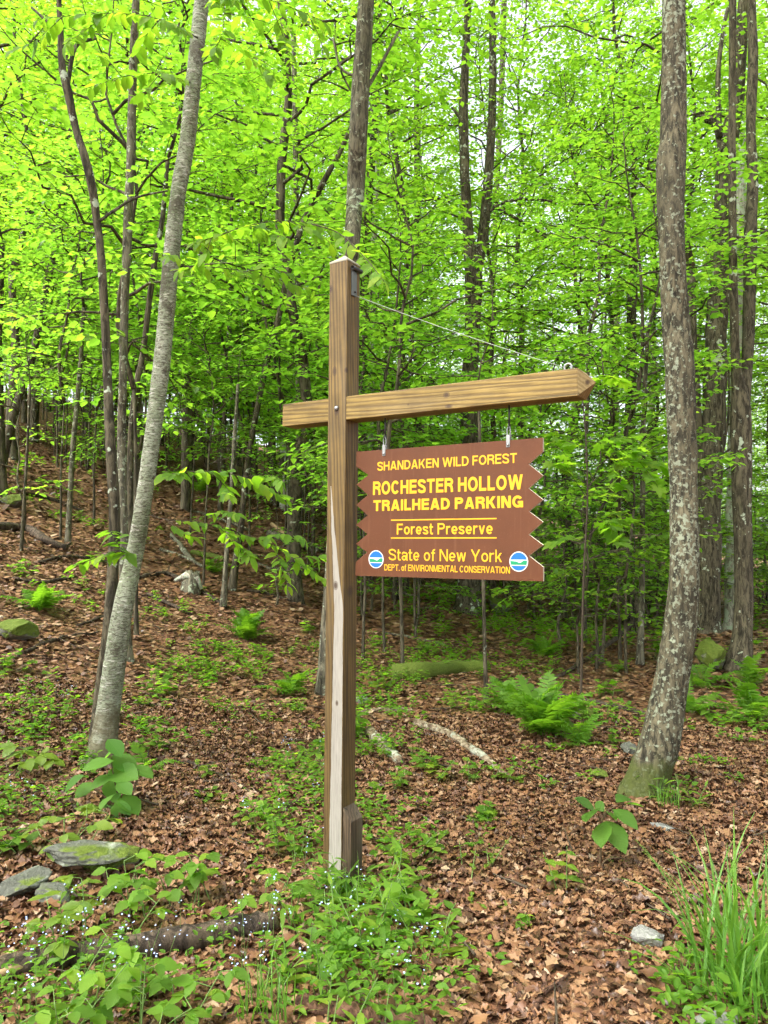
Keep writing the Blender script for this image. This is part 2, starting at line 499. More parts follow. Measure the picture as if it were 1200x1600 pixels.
M['post'] = wood_mat('post timber', 2, (.165, .108, .031), (.058, .036, .0125),
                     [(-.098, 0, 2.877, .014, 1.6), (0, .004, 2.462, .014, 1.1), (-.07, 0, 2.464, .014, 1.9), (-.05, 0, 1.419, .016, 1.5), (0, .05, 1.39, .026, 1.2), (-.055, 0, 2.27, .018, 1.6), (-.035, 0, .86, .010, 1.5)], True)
M['beam'] = wood_mat('beam timber', 0, (.235, .160, .043), (.095, .060, .017),
                     [(.548, 0, 2.284, .015, 1.3), (.35, 0, 2.26, .006, 1.4), (.56, 0, 2.232, .012, 1.8)])
M['cap'] = NT('weathered end grain'); M['cap'] = M['cap'].done((.30, .28, .21), .8, .2)
M['tipwood'] = wood_mat('cut beam end', 0, (.27, .20, .085), (.17, .12, .045), [(1.178, .03, 2.275, .012, 1.0)])
M['kicker'] = wood_mat('dark stained board', 2, (.075, .052, .030), (.032, .022, .013), [])
def sign_mat():
    k = NT('brown sign paint')
    c = k.coords(); n = k.noise(c, 5, 4); f = k.noise(c, 160, 2)
    col = k.mix(k.ramp(n, [(.35, 0.0), (.7, 1.0)]), (.080, .027, .0090), (.098, .033, .0115))
    col = k.mix(k.ramp(f, [(.62, 0.0), (.75, .35)]), col, (.20, .11, .06))
    st = k.noise(k.coords((14, 1, .8)), 3, 4)
    col = k.mix(k.ramp(st, [(.55, 0.0), (.8, .35)]), col, (.17, .08, .04))
    return k.done(col, k.ramp(n, [(.3, .5), (.7, .65)]), .25)
M['sign'] = sign_mat()
M['sign_edge'] = NT('sign edge'); M['sign_edge'] = M['sign_edge'].done((.50, .44, .34), .7, .2)
M['yellow'] = NT('yellow lettering'); M['yellow'] = M['yellow'].done((.66, .34, .010), .45, .35)
M['white'] = NT('white vinyl').done((.55, .57, .57), .4, .4)
M['blue'] = NT('blue vinyl').done((.006, .11, .36), .4, .4)
M['green'] = NT('green vinyl').done((.006, .21, .09), .4, .4)
M['metal'] = NT('galvanised steel').done((.27, .28, .27), .45, .5, .85)
M['dark_metal'] = NT('dark iron').done((.05, .05, .048), .5, .5, .6)
M['plate'] = NT('grey painted plate').done((.105, .115, .105), .5, .4, .3)
M['wire'] = NT('steel wire').done((.24, .25, .22), .5, .4, .4)

# ------------------------------------------------------------------ ground
def make_ground():
    rng = np.random.default_rng(3)
    def axis(a, b, n, p): # denser near 0
        t = np.linspace(-1, 1, n); s = np.sign(t) * np.abs(t) ** p
        return np.where(s < 0, -s * a, s * b)
    xs = axis(-190, 190, 260, 2.4); ys = axis(-60, 260, 300, 2.2)
    X, Y = np.meshgrid(xs, ys); Z = terrain(X, Y)
    nx, ny = len(xs), len(ys)
    i = (np.arange(ny - 1)[:, None] * nx + np.arange(nx - 1)[None]).ravel()
    Q = np.stack([i, i + 1, i + nx + 1, i + nx], 1)
    o = obj('ground', np_mesh('ground', np.stack([X, Y, Z], -1).reshape(-1, 3), Q, None, [M['ground']]))
    tag(o, 'brown leaf strewn forest floor rising to a bank', None, None, 'structure')
make_ground()

def normals(x, y, e=.05):
    hx = (terrain(x + e, y) - terrain(x - e, y)) / (2 * e); hy = (terrain(x, y + e) - terrain(x, y - e)) / (2 * e)
    return unit(np.stack([-hx, -hy, np.ones_like(hx)], -1))

def scatter_view(rng, n, d0, d1, margin=.6, k=.56):
    """points on the ground in a wedge in front of the camera, even per area"""
    y = np.sqrt(rng.uniform(0, 1, n) * (d1 ** 2 - d0 ** 2) + d0 ** 2)
    x = rng.uniform(-1, 1, n) * (k * y + margin)
    return x, y

def litter_tpl(seed, lob=0.0, curl=.15, n=5):
    """a dead leaf: uneven outline either side of a bent midrib"""
    r = np.random.default_rng(seed); t = np.linspace(0, 1, n + 2); V = [(0, q, .10 * math.sin(3 * q + seed) * .6) for q in t]; Q = []
    for sg in (-1, 1):
        b = len(V)
        for i in range(1, n + 1):
            w = .34 * math.sin(PI * t[i] ** .85) ** .7 * r.uniform(.7, 1.15) * (1 + (lob if i % 2 else -lob))
            V.append((sg * w, t[i] + r.normal(0, .03), .05 + curl * r.uniform(-.4, 1.3) * w / .3))
        f = [(0, 1, b, b)] + [(i, i + 1, b + i, b + i - 1) for i in range(1, n)] + [(n, n + 1, b + n - 1, b + n - 1)]
        Q += [q if sg > 0 else (q[1], q[0], q[3], q[2]) for q in f]
    q4 = [q for q in Q if q[2] != q[3]]; 
    # end triangles become thin quads
    for q in Q:
        if q[2] == q[3]:
            V.append(tuple((np.array(V[q[1]]) + np.array(V[q[2]])) / 2)); q4.append((q[0], q[1], len(V) - 1, q[2]))
        elif q[0] == q[1]: pass
    return np.array(V), q4
LITTER = [litter_tpl(1, .0, .10), litter_tpl(2, .30, .16), litter_tpl(3, .12, .32), litter_tpl(4, .22, -.18), litter_tpl(5, 0, .45)]

def make_litter():
    rng = np.random.default_rng(5)
    for name, label, n, d0, d1, s0, s1, lift, tpls in (
            ('leaf_litter', 'carpet of curled brown dead leaves on the near forest floor', 66000, 1.7, 7.5, .030, .062, .026, LITTER),
            ('leaf_litter', 'larger brown and tan leaves lying on top of the near litter', 2200, 1.7, 9, .060, .095, .03, LITTER),
            ('leaf_litter', 'brown leaf litter at the trees\' feet behind the signpost', 40000, 7.2, 13, .045, .085, .035, [CURL]),
            ('leaf_litter', 'thinner brown leaf litter spread over the bank and wood beyond', 60000, 12.8, 32, .08, .15, .05, [CURL])):
        meshes = []
        root = None
        for tpl in tpls:
            m = n // len(tpls)
            x, y = scatter_view(rng, m, d0, d1)
            N = normals(x, y)
            z = terrain(x, y) + rng.uniform(.0, lift, m) * rng.uniform(.1, 1, m)
            a = rng.uniform(0, 2 * PI, m)
            Yd = np.stack([np.cos(a), np.sin(a), rng.normal(0, .16, m)], -1)
            Z = N + rng.normal(0, .22, (m, 3)) * np.array([1, 1, .2])
            me = leaf_cloud('leaf_litter', tpl, np.stack([x, y, z], -1), Yd, Z, rng.uniform(s0, s1, m), [M['litter']], rng, rng.uniform(.55, 1.35, m))
            if root is None: root = tag(obj(name, me), label, 'leaf litter', None, 'stuff')
            else: tag(obj('leaf_layer', me, root), kind='stuff')
    # small twigs lying in the litter
    mb = MB(); n = 420
    x, y = scatter_view(rng, n, 2.0, 14)
    for i in range(n):
        a = rng.uniform(0, PI); L = rng.uniform(.08, .4); t = np.linspace(-.5, .5, 4)
        px = x[i] + np.cos(a) * L * t; py = y[i] + np.sin(a) * L * t + rng.normal(0, .008, 4)
        pz = terrain(px, py) + .02 + rng.uniform(0, .02)
        mb.add(*tube(np.stack([px, py, pz], -1), np.linspace(.005, .002, 4) * rng.uniform(.7, 1.6), 4))
    tag(obj('twigs', mb.mesh('twigs', [M['twig']])), 'thin dead twigs strewn through the brown leaf litter', 'twigs', None, 'stuff')
make_litter()

# ------------------------------------------------------------------ signpost and hanging sign
YAW, PHI = .5725, .0091
c, s = math.cos(YAW), math.sin(YAW); cp, sp = math.cos(PHI), math.sin(PHI)
ZB = 1.5766                                                # eye height above the post's foot
eX, eY, eZ = Vector((cp * c, -cp * s, -sp)), Vector((s, c, 0)), Vector((sp * c, -sp * s, cp))
base = Vector((-.1899, 3.6857, EYE)) - eZ * ZB
ASM = Matrix(((eX.x, eY.x, eZ.x, base.x), (eX.y, eY.y, eZ.y, base.y), (eX.z, eY.z, eZ.z, base.z), (0, 0, 0, 1)))
PW, PD = .1078, .1096

def build_signpost():
    t = thing('wooden_signpost', 'tall brown timber signpost with a level arm and pale bare wood stripe', 'signpost')
    t.matrix_world = ASM
    top = ZB + 1.432
    V, Q = box(-PW, 0, 0, PD, -.35, top)
    obj('post', bevel_mesh(np_mesh('post', V, Q, None, [M['post']], smooth=False), .004), t)
    # four sided cap
    e = .0015
    V = [(-PW - e, -e, top - .004), (e, -e, top - .004), (e, PD + e, top - .004), (-PW - e, PD + e, top - .004),
         (-PW - e, -e, top + .003), (e, -e, top + .003), (e, PD + e, top + .003), (-PW - e, PD + e, top + .003), (-PW / 2, PD / 2, top + .046)]
    Q = [(0, 1, 5, 4), (1, 2, 6, 5), (2, 3, 7, 6), (3, 0, 4, 7), (3, 2, 1, 0)]
    T = [(4, 5, 8), (5, 6, 8), (6, 7, 8), (7, 4, 8)]
    tag(obj('post_cap', np_mesh('post_cap', V, Q, T, [M['cap']], smooth=False), t), 'weathered grey four sided point on the post top')
    # arm
    z0, z1 = ZB + .6428, ZB + .7565
    V, Q = box(-.4011, 1.1465, .003, PD + .004, z0, z1)
    arm = obj('arm', bevel_mesh(np_mesh('arm', V, Q, None, [M['beam']], smooth=False), .003), t)
    V = [(1.1455, .0035, z0 + .0005), (1.1455, PD + .0035, z0 + .0005), (1.1455, PD + .0035, z1 - .0005), (1.1455, .0035, z1 - .0005), (1.205, PD / 2, (z0 + z1) / 2)]
    obj('arm_point', np_mesh('arm_point', V, [(0, 3, 2, 1)], [(0, 1, 4), (1, 2, 4), (2, 3, 4), (3, 0, 4)], [M['tipwood']], smooth=False), arm)
    # bolt through the joint
    mb = MB()
    pts = [(-.056, y, ZB + .703) for y in (.002, -.002, -.005, -.008, -.010)]
    mb.add(*tube(pts, [.012, .012, .011, .008, .002], 14))
    obj('bolt', mb.mesh('bolt', [M['metal']]), t)
    # stub board at the foot
    V, Q = box(.001, .050, .006, PD - .006, -.3, .33)
    V[V[:, 2] > .3, 2] = np.where(V[V[:, 2] > .3, 0] > .02, .315, .375)
    obj('foot_board', bevel_mesh(np_mesh('foot_board', V, Q, None, [M['kicker']], smooth=False), .004), t)
    # stay plate, tube and wire
    zt = ZB + 1.385
    V, Q = box(.001, .008, .032, .072, ZB + 1.262, zt)
    pl = obj('stay_plate', bevel_mesh(np_mesh('stay_plate', V, Q, None, [M['plate']], smooth=False), .0015), t)
    mb = MB()
    ang = np.linspace(0, 2 * PI, 19)[:-1]
    ro, ri = .0115, .0085
    for r, sgn in ((ro, 1), (ri, -1)):
        pass
    k = len(ang); V = []
    for y, r in ((.026, ro), (.100, ro), (.100, ri), (.026, ri)):
        V += [(.0125 + r * math.cos(a), y, zt + .012 + r * math.sin(a)) for a in ang]
    Q = [(a * k + i, a * k + (i + 1) % k, ((a + 1) % 4) * k + (i + 1) % k, ((a + 1) % 4) * k + i) for a in range(4) for i in range(k)]
    mb.add(V, Q)
    obj('stay_tube', mb.mesh('stay_tube', [M['dark_metal']]), pl)
    mb = MB(); mb.add(*tube([(.008, .056, ZB + 1.284), (.012, .056, ZB + 1.284), (.014, .056, ZB + 1.284)], [.006, .006, .003], 10))
    obj('screw', mb.mesh('screw', [M['dark_metal']]), pl)
    a = np.array([.006, .060, ZB + 1.268]); b = np.array([1.075, .058, z1 + .020])
    P = [a + (b - a) * q - np.array([0, 0, .010 * 4 * q * (1 - q)]) for q in np.linspace(0, 1, 14)]
    mb = MB(); mb.add(*tube(P, .0015, 6)); obj('stay_wire', mb.mesh('stay_wire', [M['wire']]), t)
    # eye on top of the arm where the wire ends
    mb = MB(); ang = np.linspace(0, 2 * PI, 17)
    mb.add(*tube([(1.088 + .016 * math.cos(q), .058, z1 + .019 + .016 * math.sin(q)) for q in ang], .0045, 8, cap=False))
    mb.add(*tube([(1.088, .058, z1 - .004), (1.088, .058, z1 + .004)], .006, 8))
    obj('eye_bolt', mb.mesh('eye_bolt', [M['metal']]), t)
    return t
build_signpost()

def glyph(ch, w):
    """strokes of one sans-serif letter, capital height 1: list of ('line'|'diag', points); returns strokes and width"""
    r = w / 2
    def arc(cx, cy, rx, ry, a0, a1, n=16):
        a = np.radians(np.linspace(a0, a1, n)); return np.stack([cx + rx * np.cos(a), cy + ry * np.sin(a)], -1)
    def sm(P, n=40): return resample(np.column_stack([np.array(P, float), np.zeros(len(P))]), n)[:, :2]
    L = lambda *P: ('line', np.array(P, float))
    D = lambda *P: ('diag', np.array(P, float))
    X = .74
    Wd = dict(A=.84, C=.80, D=.78, E=.68, F=.63, G=.84, H=.76, I=w, K=.80, L=.62, M=.92, N=.77, O=.86, P=.72, R=.76, S=.74, T=.74, V=.82, W=1.22, Y=.82,
              o=.60, r=.40, e=.58, s=.55, t=.36, v=.58, a=.57, f=.36, w=.86, k=.58)
    Wd['.'] = w; Wd[' '] = .22
    W = Wd[ch]; hx = r * 1.12
    def S_(W, h):
        return sm([(W - r, .715 * h), (W - r - .06 * W, .86 * h - .25 * r), (.5 * W, h - r), (r + .06 * W, .88 * h - .2 * r), (r, .735 * h), (r + .13 * W, .595 * h), (.5 * W, .515 * h), (W - r - .12 * W, .43 * h), (W - r, .275 * h), (W - r - .06 * W, .11 * h + .2 * r), (.5 * W, r), (r + .06 * W, .13 * h + .25 * r), (r, .29 * h)], 48)
    if ch == ' ' : return [], W
    if ch == 'A': s_ = [D((hx, 0), (W / 2 - .02, 1)), D((W - hx, 0), (W / 2 + .02, 1)), L((.2 * W, .27), (.8 * W, .27))]
    elif ch == 'C': s_ = [L(*arc(W / 2, .5, W / 2 - r, .5 - r, 38, 322, 36))]
    elif ch == 'D': s_ = [L((r, 0), (r, 1)), L((r, 1 - r), (W * .45, 1 - r), *arc(W * .45, .5, W * .55 - r, .5 - r, 88, -88, 24), (W * .45, r), (r, r))]
    elif ch == 'E': s_ = [L((r, 0), (r, 1)), L((r, 1 - r), (W, 1 - r)), L((r, .52), (W * .94, .52)), L((r, r), (W, r))]
    elif ch == 'F': s_ = [L((r, 0), (r, 1)), L((r, 1 - r), (W, 1 - r)), L((r, .49), (W * .9, .49))]
    elif ch == 'G': s_ = [L(*arc(W / 2, .5, W / 2 - r, .5 - r, 38, 330, 36)), L((.52 * W, .44), (W, .44)), L((W - r * .9, .5), (W - r * .9, 0.02))]
    elif ch == 'H': s_ = [L((r, 0), (r, 1)), L((W - r, 0), (W - r, 1)), L((r, .52), (W - r, .52))]
    elif ch == 'I': s_ = [L((r, 0), (r, 1))]
    elif ch == 'K': s_ = [L((r, 0), (r, 1)), D((r + .12, .38), (W - hx * 1.3, 1)), D((W - hx * 1.2, 0), (.40 * W, .62))]
    elif ch == 'L': s_ = [L((r, 0), (r, 1)), L((r, r), (W, r))]
    elif ch == 'M': s_ = [L((r, 0), (r, 1)), L((W - r, 0), (W - r, 1)), D((hx, 1), (W / 2, 0)), D((W - hx, 1), (W / 2, 0))]
    elif ch == 'N': s_ = [L((r, 0), (r, 1)), L((W - r, 0), (W - r, 1)), D((r * 1.2, 1), (W - r * 1.2, 0))]
    elif ch == 'O': s_ = [L(*arc(W / 2, .5, W / 2 - r, .5 - r, 0, 360, 48))]
    elif ch in 'PR':
        s_ = [L((r, 0), (r, 1)), L((r, 1 - r), (W * .58, 1 - r), *arc(W * .58, .72, W * .42 - r, .28 - r, 88, -88, 18), (W * .58, .44 + r), (r, .44 + r))]
        if ch == 'R': s_.append(L(*sm([(W * .50, .44 + r), (W * .78, .40), (W - r * 1.15, .26), (W - r, 0)], 14)))
    elif ch == 'S': s_ = [L(*S_(W, 1.0))]
    elif ch == 'T': s_ = [L((0, 1 - r), (W, 1 - r)), L((W / 2, 0), (W / 2, 1))]
    elif ch == 'V': s_ = [D((hx, 1), (W / 2 - .01, 0)), D((W - hx, 1), (W / 2 + .01, 0))]
    elif ch == 'W': s_ = [D((hx, 1), (.27 * W, 0)), D((.27 * W, 0), (.5 * W, 1)), D((.5 * W, 1), (.73 * W, 0)), D((.73 * W, 0), (W - hx, 1))]
    elif ch == 'Y': s_ = [D((hx, 1), (W / 2, .36)), D((W - hx, 1), (W / 2, .36)), L((W / 2, 0), (W / 2, .44))]
    elif ch == 'o': s_ = [L(*arc(W / 2, X / 2, W / 2 - r, X / 2 - r, 0, 360, 36))]
    elif ch == 'r': s_ = [L((r, 0), (r, X)), L(*sm([(r, X * .55), (r + .06, X * .82), (W * .75, X - r), (W, X - r)], 12))]
    elif ch == 'e': s_ = [L(*arc(W / 2, X / 2, W / 2 - r, X / 2 - r, 0, 318, 36)), L((r, X * .47), (W - r * .6, X * .47))]
    elif ch == 's': s_ = [L(*S_(W, X))]
    elif ch == 't': s_ = [L(*sm([(W * .38, .96), (W * .38, .5), (W * .38, .2), (W * .55, r), (W, r)], 24)), L((0, X - r), (W, X - r))]
    elif ch == 'v': s_ = [D((hx, X), (W / 2, 0)), D((W - hx, X), (W / 2, 0))]
    elif ch == 'a': s_ = [L(*sm([(r, X * .72), (W * .22, X - r), (W * .5, X - r * .9), (W - r * 1.1, X * .80), (W - r, X * .5), (W - r, .12), (W, 0.0)], 30)), L(*arc(W * .42, .225, W * .42 - r, .225 - r, 0, 360, 26)), L((W * .42, .45 - r), (W - r, .45 - r))]
    elif ch == 'f': s_ = [L(*sm([(W, 1 - r), (W * .7, 1 - r), (W * .46, .82), (W * .44, .5), (W * .44, 0)], 24)), L((0, X - r), (W, X - r))]
    elif ch == 'w': s_ = [D((hx, X), (.27 * W, 0)), D((.27 * W, 0), (.5 * W, X)), D((.5 * W, X), (.73 * W, 0)), D((.73 * W, 0), (W - hx, X))]
    elif ch == 'k': s_ = [L((r, 0), (r, 1)), D((r + .10, .30), (W - hx * 1.3, X)), D((W - hx * 1.2, 0), (.42 * W, .46))]
    elif ch == '.': s_ = [L((r, 0), (r, w))]
    return s_, W

def text_mesh(body, x0, x1, y0, y1, w):
    """flat sign lettering fitted to a rectangle; each stroke a hair proud of the one before"""
    Vs, Fs, n, x, lay = [], [], 0, 0.0, 0
    for ch in body:
        st, W = glyph(ch, w)
        for kind, P in st:
            if kind == 'diag':
                (ax, ay), (bx, by) = P; h = (w / 2) * math.hypot(bx - ax, by - ay) / abs(by - ay)
                A, B = np.array([(ax - h, ay), (bx - h, by)]), np.array([(ax + h, ay), (bx + h, by)])
            else:
                T = np.gradient(P, axis=0); T /= np.linalg.norm(T, axis=1)[:, None] + 1e-9
                N = np.stack([-T[:, 1], T[:, 0]], -1) * w / 2; A, B = P + N, P - N
            m = len(A); V = np.empty((2 * m, 3)); V[0::2, :2] = A; V[1::2, :2] = B; V[:, 0] += x; V[:, 2] = .0001 * (lay % 5); lay += 1
            Vs.append(V); Fs.append(np.array([(2 * i, 2 * i + 1, 2 * i + 3, 2 * i + 2) for i in range(m - 1)]) + n); n += 2 * m
        x += W + (.11 if ch != ' ' else .11)
    V = np.concatenate(Vs); F = np.concatenate(Fs)
    lo, hi = V[:, 0].min(), V[:, 0].max()
    V[:, 0] = x0 + (V[:, 0] - lo) / (hi - lo) * (x1 - x0)
    V[:, 1] = y0 + V[:, 1] * (y1 - y0)
    return np.stack([V[:, 0], -V[:, 2], V[:, 1]], -1), F

def build_sign():
    t = thing('hanging_sign', 'brown zigzag edged trailhead sign with yellow lettering hanging from the timber arm', 'sign')
    W, H = .9507, .60
    x0, ztop, yf = .0302, ZB + .4904, .0488
    m = ASM @ Matrix.Translation((x0, yf, ztop - H))
    t.matrix_world = m
    # outline, x right and z up, origin at the lower left
    R = [(W, H), (W, H - .0574), (.887, H - .1075), (W - .001, H - .159), (.887, H - .2105), (W - .001, H - .2596), (.888, H - .3078), (W - .001, H - .353), (.887, H - .4047), (W - .001, H - .449), (.887, H - .4934), (W, H - .5404), (W, 0)]
    L = [(0, 0), (.003, H - .534), (.068, H - .487), (.003, H - .446), (.069, H - .400), (.002, H - .355), (.069, H - .311), (.002, H - .2574), (.070, H - .213), (.002, H - .1596), (.072, H - .1162), (0, H - .0724), (0, H)]
    out = R + L
    bm = bmesh.new()
    vs = [bm.verts.new((x, 0, z)) for x, z in out]
    f = bm.faces.new(vs)
    r = bmesh.ops.extrude_face_region(bm, geom=[f])
    bmesh.ops.translate(bm, verts=[g for g in r['geom'] if isinstance(g, bmesh.types.BMVert)], vec=(0, .012, 0))
    bmesh.ops.recalc_face_normals(bm, faces=bm.faces)
    for f in bm.faces: f.material_index = 0 if abs(f.normal.y) > .5 else 1
    me = bpy.data.meshes.new('board'); bm.to_mesh(me); bm.free()
    me.materials.append(M['sign']); me.materials.append(M['sign_edge'])
    obj('board', me, t)
    for body, xa, xb, ya, yb, off in (
            ('SHANDAKEN WILD FOREST', .1236, .8348, .0995, .0570, .165), ('ROCHESTER HOLLOW', .0998, .8614, .2138, .1498, .20),
            ('TRAILHEAD PARKING', .1024, .8628, .2908, .2393, .215), ('Forest Preserve', .2350, .7227, .4028, .3523, .15),
            ('State of New York', .1912, .7659, .5231, .4698, .125), ('DEPT. of ENVIRONMENTAL CONSERVATION', .1674, .8027, .571, .5418, .15)):
        V, F = text_mesh(body, xa, xb, H - ya, H - yb, off)
        V[:, 1] -= .0008
        o = obj('lettering', np_mesh('lettering', V, F, None, [M['yellow']], smooth=False), t)
        o['label'] = 'yellow lettering reading ' + body
    for za in (.3356, .4190):
        V, Q = box(.2025, .7408, -.0009, -.0003, H - za - .0028, H - za + .0028)
        obj('rule_line', np_mesh('rule_line', V, Q, None, [M['yellow']], smooth=False), t)
    for cx in (.1200, .8426):
        cz, r = H - .5195, .0425
        def disc(rr, y, n=40, cut=None):
            a = np.linspace(0, 2 * PI, n, endpoint=False)
            P = [(cx + rr * math.cos(q), y, cz + rr * math.sin(q)) for q in a]
            return P
        def poly(P): return np.array(P), [(0, i + 1, i) for i in range(1, len(P) - 1)]
        V, T = poly(disc(r, -.0008))
        e = obj('emblem', np_mesh('emblem', V, None, T, [M['white']], smooth=False), t)
        e['label'] = 'round blue, white and green emblem'
        r2 = r * .90
        def band(zlo, zhi, n=28):
            """strip of the disc between two height profiles (given as functions of x/r2)"""
            xs = np.linspace(-.9999, .9999, n); V = []; Q = []
            for q in xs:
                h = math.sqrt(max(0, 1 - q * q))
                V += [(cx + r2 * q, -.0012, cz + r2 * max(-h, min(h, zlo(q)))), (cx + r2 * q, -.0012, cz + r2 * max(-h, min(h, zhi(q))))]
            Q = [(2 * i, 2 * i + 2, 2 * i + 3, 2 * i + 1) for i in range(n - 1)]
            return V, Q
        hillf = lambda q: .10 - .26 * math.exp(-((q - .15) / .33) ** 2) + .06 * math.sin(3 * q)
        for nm, lo_, hi_, mt in (('emblem_sky', lambda q: .22, lambda q: 2, 'blue'), ('emblem_hill', lambda q: -.36, hillf, 'green'), ('emblem_water', lambda q: -2, lambda q: -.46, 'blue')):
            V, Q = band(lo_, hi_)
            obj(nm, np_mesh(nm, V, Q, None, [M[mt]], smooth=False), e)
    # straps, links and hooks up to the arm
    for cx in (.1600, .7943):
        V, Q = box(cx - .0085, cx + .0085, -.003, -.0005, H - .030, H + .022)
        st = obj('strap', bevel_mesh(np_mesh('strap', V, Q, None, [M['metal']], smooth=False), .001), t)
        mb = MB(); mb.add(*tube([(cx, -.002, H - .020), (cx, -.006, H - .020), (cx, -.008, H - .020)], [.006, .006, .002], 10))
        obj('strap_bolt', mb.mesh('strap_bolt', [M['metal']]), st)
        V, Q = box(cx - .0085, cx + .0085, .0125, .015, H - .030, H + .022)
        obj('back_strap', np_mesh('back_strap', V, Q, None, [M['metal']], smooth=False), st)
        ztop2 = .6428 - .4904 + H + .004
        mb = MB(); a = np.linspace(0, 2 * PI, 17)
        mb.add(*tube([(cx + .0075 * math.cos(q), .006, H + .036 + .024 * math.sin(q)) for q in a], .0028, 7, cap=False))
        obj('link', mb.mesh('link', [M['metal']]), t)
        mb = MB()
        mb.add(*tube([(cx + .002, .006, ztop2), (cx + .002, .006, H + .07)], .0042, 8))
        mb.add(*tube([(cx + .002, .006 + .010 * math.cos(q), H + .060 + .012 * math.sin(q)) for q in a], .003, 7, cap=False))
        obj('eye_rod', mb.mesh('eye_rod', [M['dark_metal']]), t)
build_sign()

# ------------------------------------------------------------------ crowns (shared by the trees of the wood)
def grow(rng, Hc, spread, nb, leaf, el0, el1, droop, step, tpl, mat, prof=None, name='crown', fill=1.0, top_twist=.15):
    """limbs and leaves of a crown whose foot is at z = 0; returns (limb mesh, leaf mesh)"""
    wood = MB(); P_, Y_, Z_, S_ = [], [], [], []
    lead = np.stack([np.cumsum(rng.normal(0, top_twist, 7)), np.cumsum(rng.normal(0, top_twist, 7)), np.linspace(0, Hc, 7)], -1)
    lead[0] = 0
    lead = resample(lead, 14)
    wood.add(*tube(lead, np.linspace(.055, .008, 14) * Hc / 8, 6))
    for b in range(nb):
        t = (b + rng.uniform(.1, .9)) / nb
        k = t * 13; i = min(int(k), 12); o = lead[i] + (lead[i + 1] - lead[i]) * (k - i)
        az = b * 2.4 + rng.uniform(-.5, .5)
        pr = (math.sin(PI * (.22 + .72 * t)) ** .8) if prof is None else prof(t)
        L = spread * pr * rng.uniform(.7, 1.15)
        e = el0 + (el1 - el0) * t + rng.normal(0, .14)
        n = 8; u = np.linspace(0, 1, n)
        hor = np.array([math.cos(az), math.sin(az), 0]); side = np.array([-hor[1], hor[0], 0])
        bend = rng.normal(0, .22)
        pts = o + np.outer(u * L * math.cos(e), hor) + np.outer(L * bend * u ** 2, side) + np.outer(L * (math.sin(e) * u - droop * u ** 2), (0, 0, 1))
        pts[1:-1] += rng.normal(0, .025 * L, (n - 2, 3)) * np.array([1, 1, .6])
        r0 = .008 * L * rng.uniform(.8, 1.2) + .004
        wood.add(*tube(pts, np.linspace(r0, .003, n), 5, cap=False))
        ns = max(3, int(L / .26 * fill))
        for j in range(ns):
            q = .18 + .82 * (j + rng.uniform(0, 1)) / ns
            kk = q * (n - 1); ii = min(int(kk), n - 2)
            so = pts[ii] + (pts[ii + 1] - pts[ii]) * (kk - ii)
            d = unit(pts[ii + 1] - pts[ii])
            sgn = 1 if j % 2 else -1
            sl = np.cross((0, 0, 1), d) * sgn
            a = rng.uniform(.6, 1.1)
            sd_ = unit(d * math.cos(a) + unit(sl) * math.sin(a) + np.array([0, 0, rng.normal(0.02, .16)]))
            SL = min(1.5, .5 * L) * (1.05 - .65 * q) * rng.uniform(.6, 1.2) + .18
            m = 5; w = np.linspace(0, 1, m)
            sp_ = so + np.outer(w * SL, sd_) - np.outer(.12 * SL * w ** 2, (0, 0, 1))
            wood.add(*tube(sp_, np.linspace(.006, .002, m), 3, cap=False))
            tw = [(so, sd_, SL)]
            nt = int(SL / .24)
            for g in range(nt):
                gq = .25 + .7 * (g + rng.uniform(0, 1)) / nt
                g2 = 1 if g % 2 else -1
                td = unit(sd_ * .75 + unit(np.cross((0, 0, 1), sd_)) * g2 * .7 + np.array([0, 0, rng.normal(-.05, .2)]))
                tw.append((so + sd_ * gq * SL - np.array([0, 0, .12 * SL * gq ** 2]), td, .22 + .3 * rng.uniform() * SL))
            for (p0, dd, LL) in tw:
                nl = max(2, int(LL / step))
                v = (np.arange(nl) + rng.uniform(0, .6)) / nl
                sg = np.where(np.arange(nl) % 2, 1, -1)
                ax = unit(np.cross((0, 0, 1), dd))
                pos = p0 + np.outer(v * LL, dd) + rng.normal(0, .018, (nl, 3)) - np.outer(.10 * LL * v ** 2, (0, 0, 1))
                yy = unit(dd * .65 + np.outer(sg * .8, ax) + rng.normal(0, .22, (nl, 3)) + np.array([0, 0, -.22]))
                zz = np.array([0, 0, 1.0]) + rng.normal(0, .26, (nl, 3))
                P_.append(pos); Y_.append(yy); Z_.append(zz); S_.append(leaf * rng.uniform(.65, 1.2, nl))
    lm = leaf_cloud(name, tpl, np.concatenate(P_), np.concatenate(Y_), np.concatenate(Z_), np.concatenate(S_), [mat], rng, rng.uniform(.9, 1.4, sum(map(len, P_))))
    wm = wood.mesh('limbs', [M['bark_far']])
    return wm, lm

CANOPY, UNDER = [], []
for k in range(4):
    rng = np.random.default_rng(100 + k)
    CANOPY.append(grow(rng, 10.5 + k, 3.6, 42, .13, .12, .95, .16, .12, KITE, M['canopy']))
for k in range(5):
    rng = np.random.default_rng(200 + k)
    UNDER.append(grow(rng, 4.2 + .5 * k, 2.3, 20, .115, .12, .7, .18, .085, FOLD, M['under'], lambda t: .55 + .5 * math.sin(PI * min(1, t * 1.1)) - .35 * t))
SAPL = []
for k in range(4):
    rng = np.random.default_rng(300 + k)
    SAPL.append(grow(rng, 1.5 + .2 * k, 1.0, 9, .10, .10, .6, .15, .075, FOLD, M['under'], lambda t: 1.0 - .6 * t, top_twist=.05))

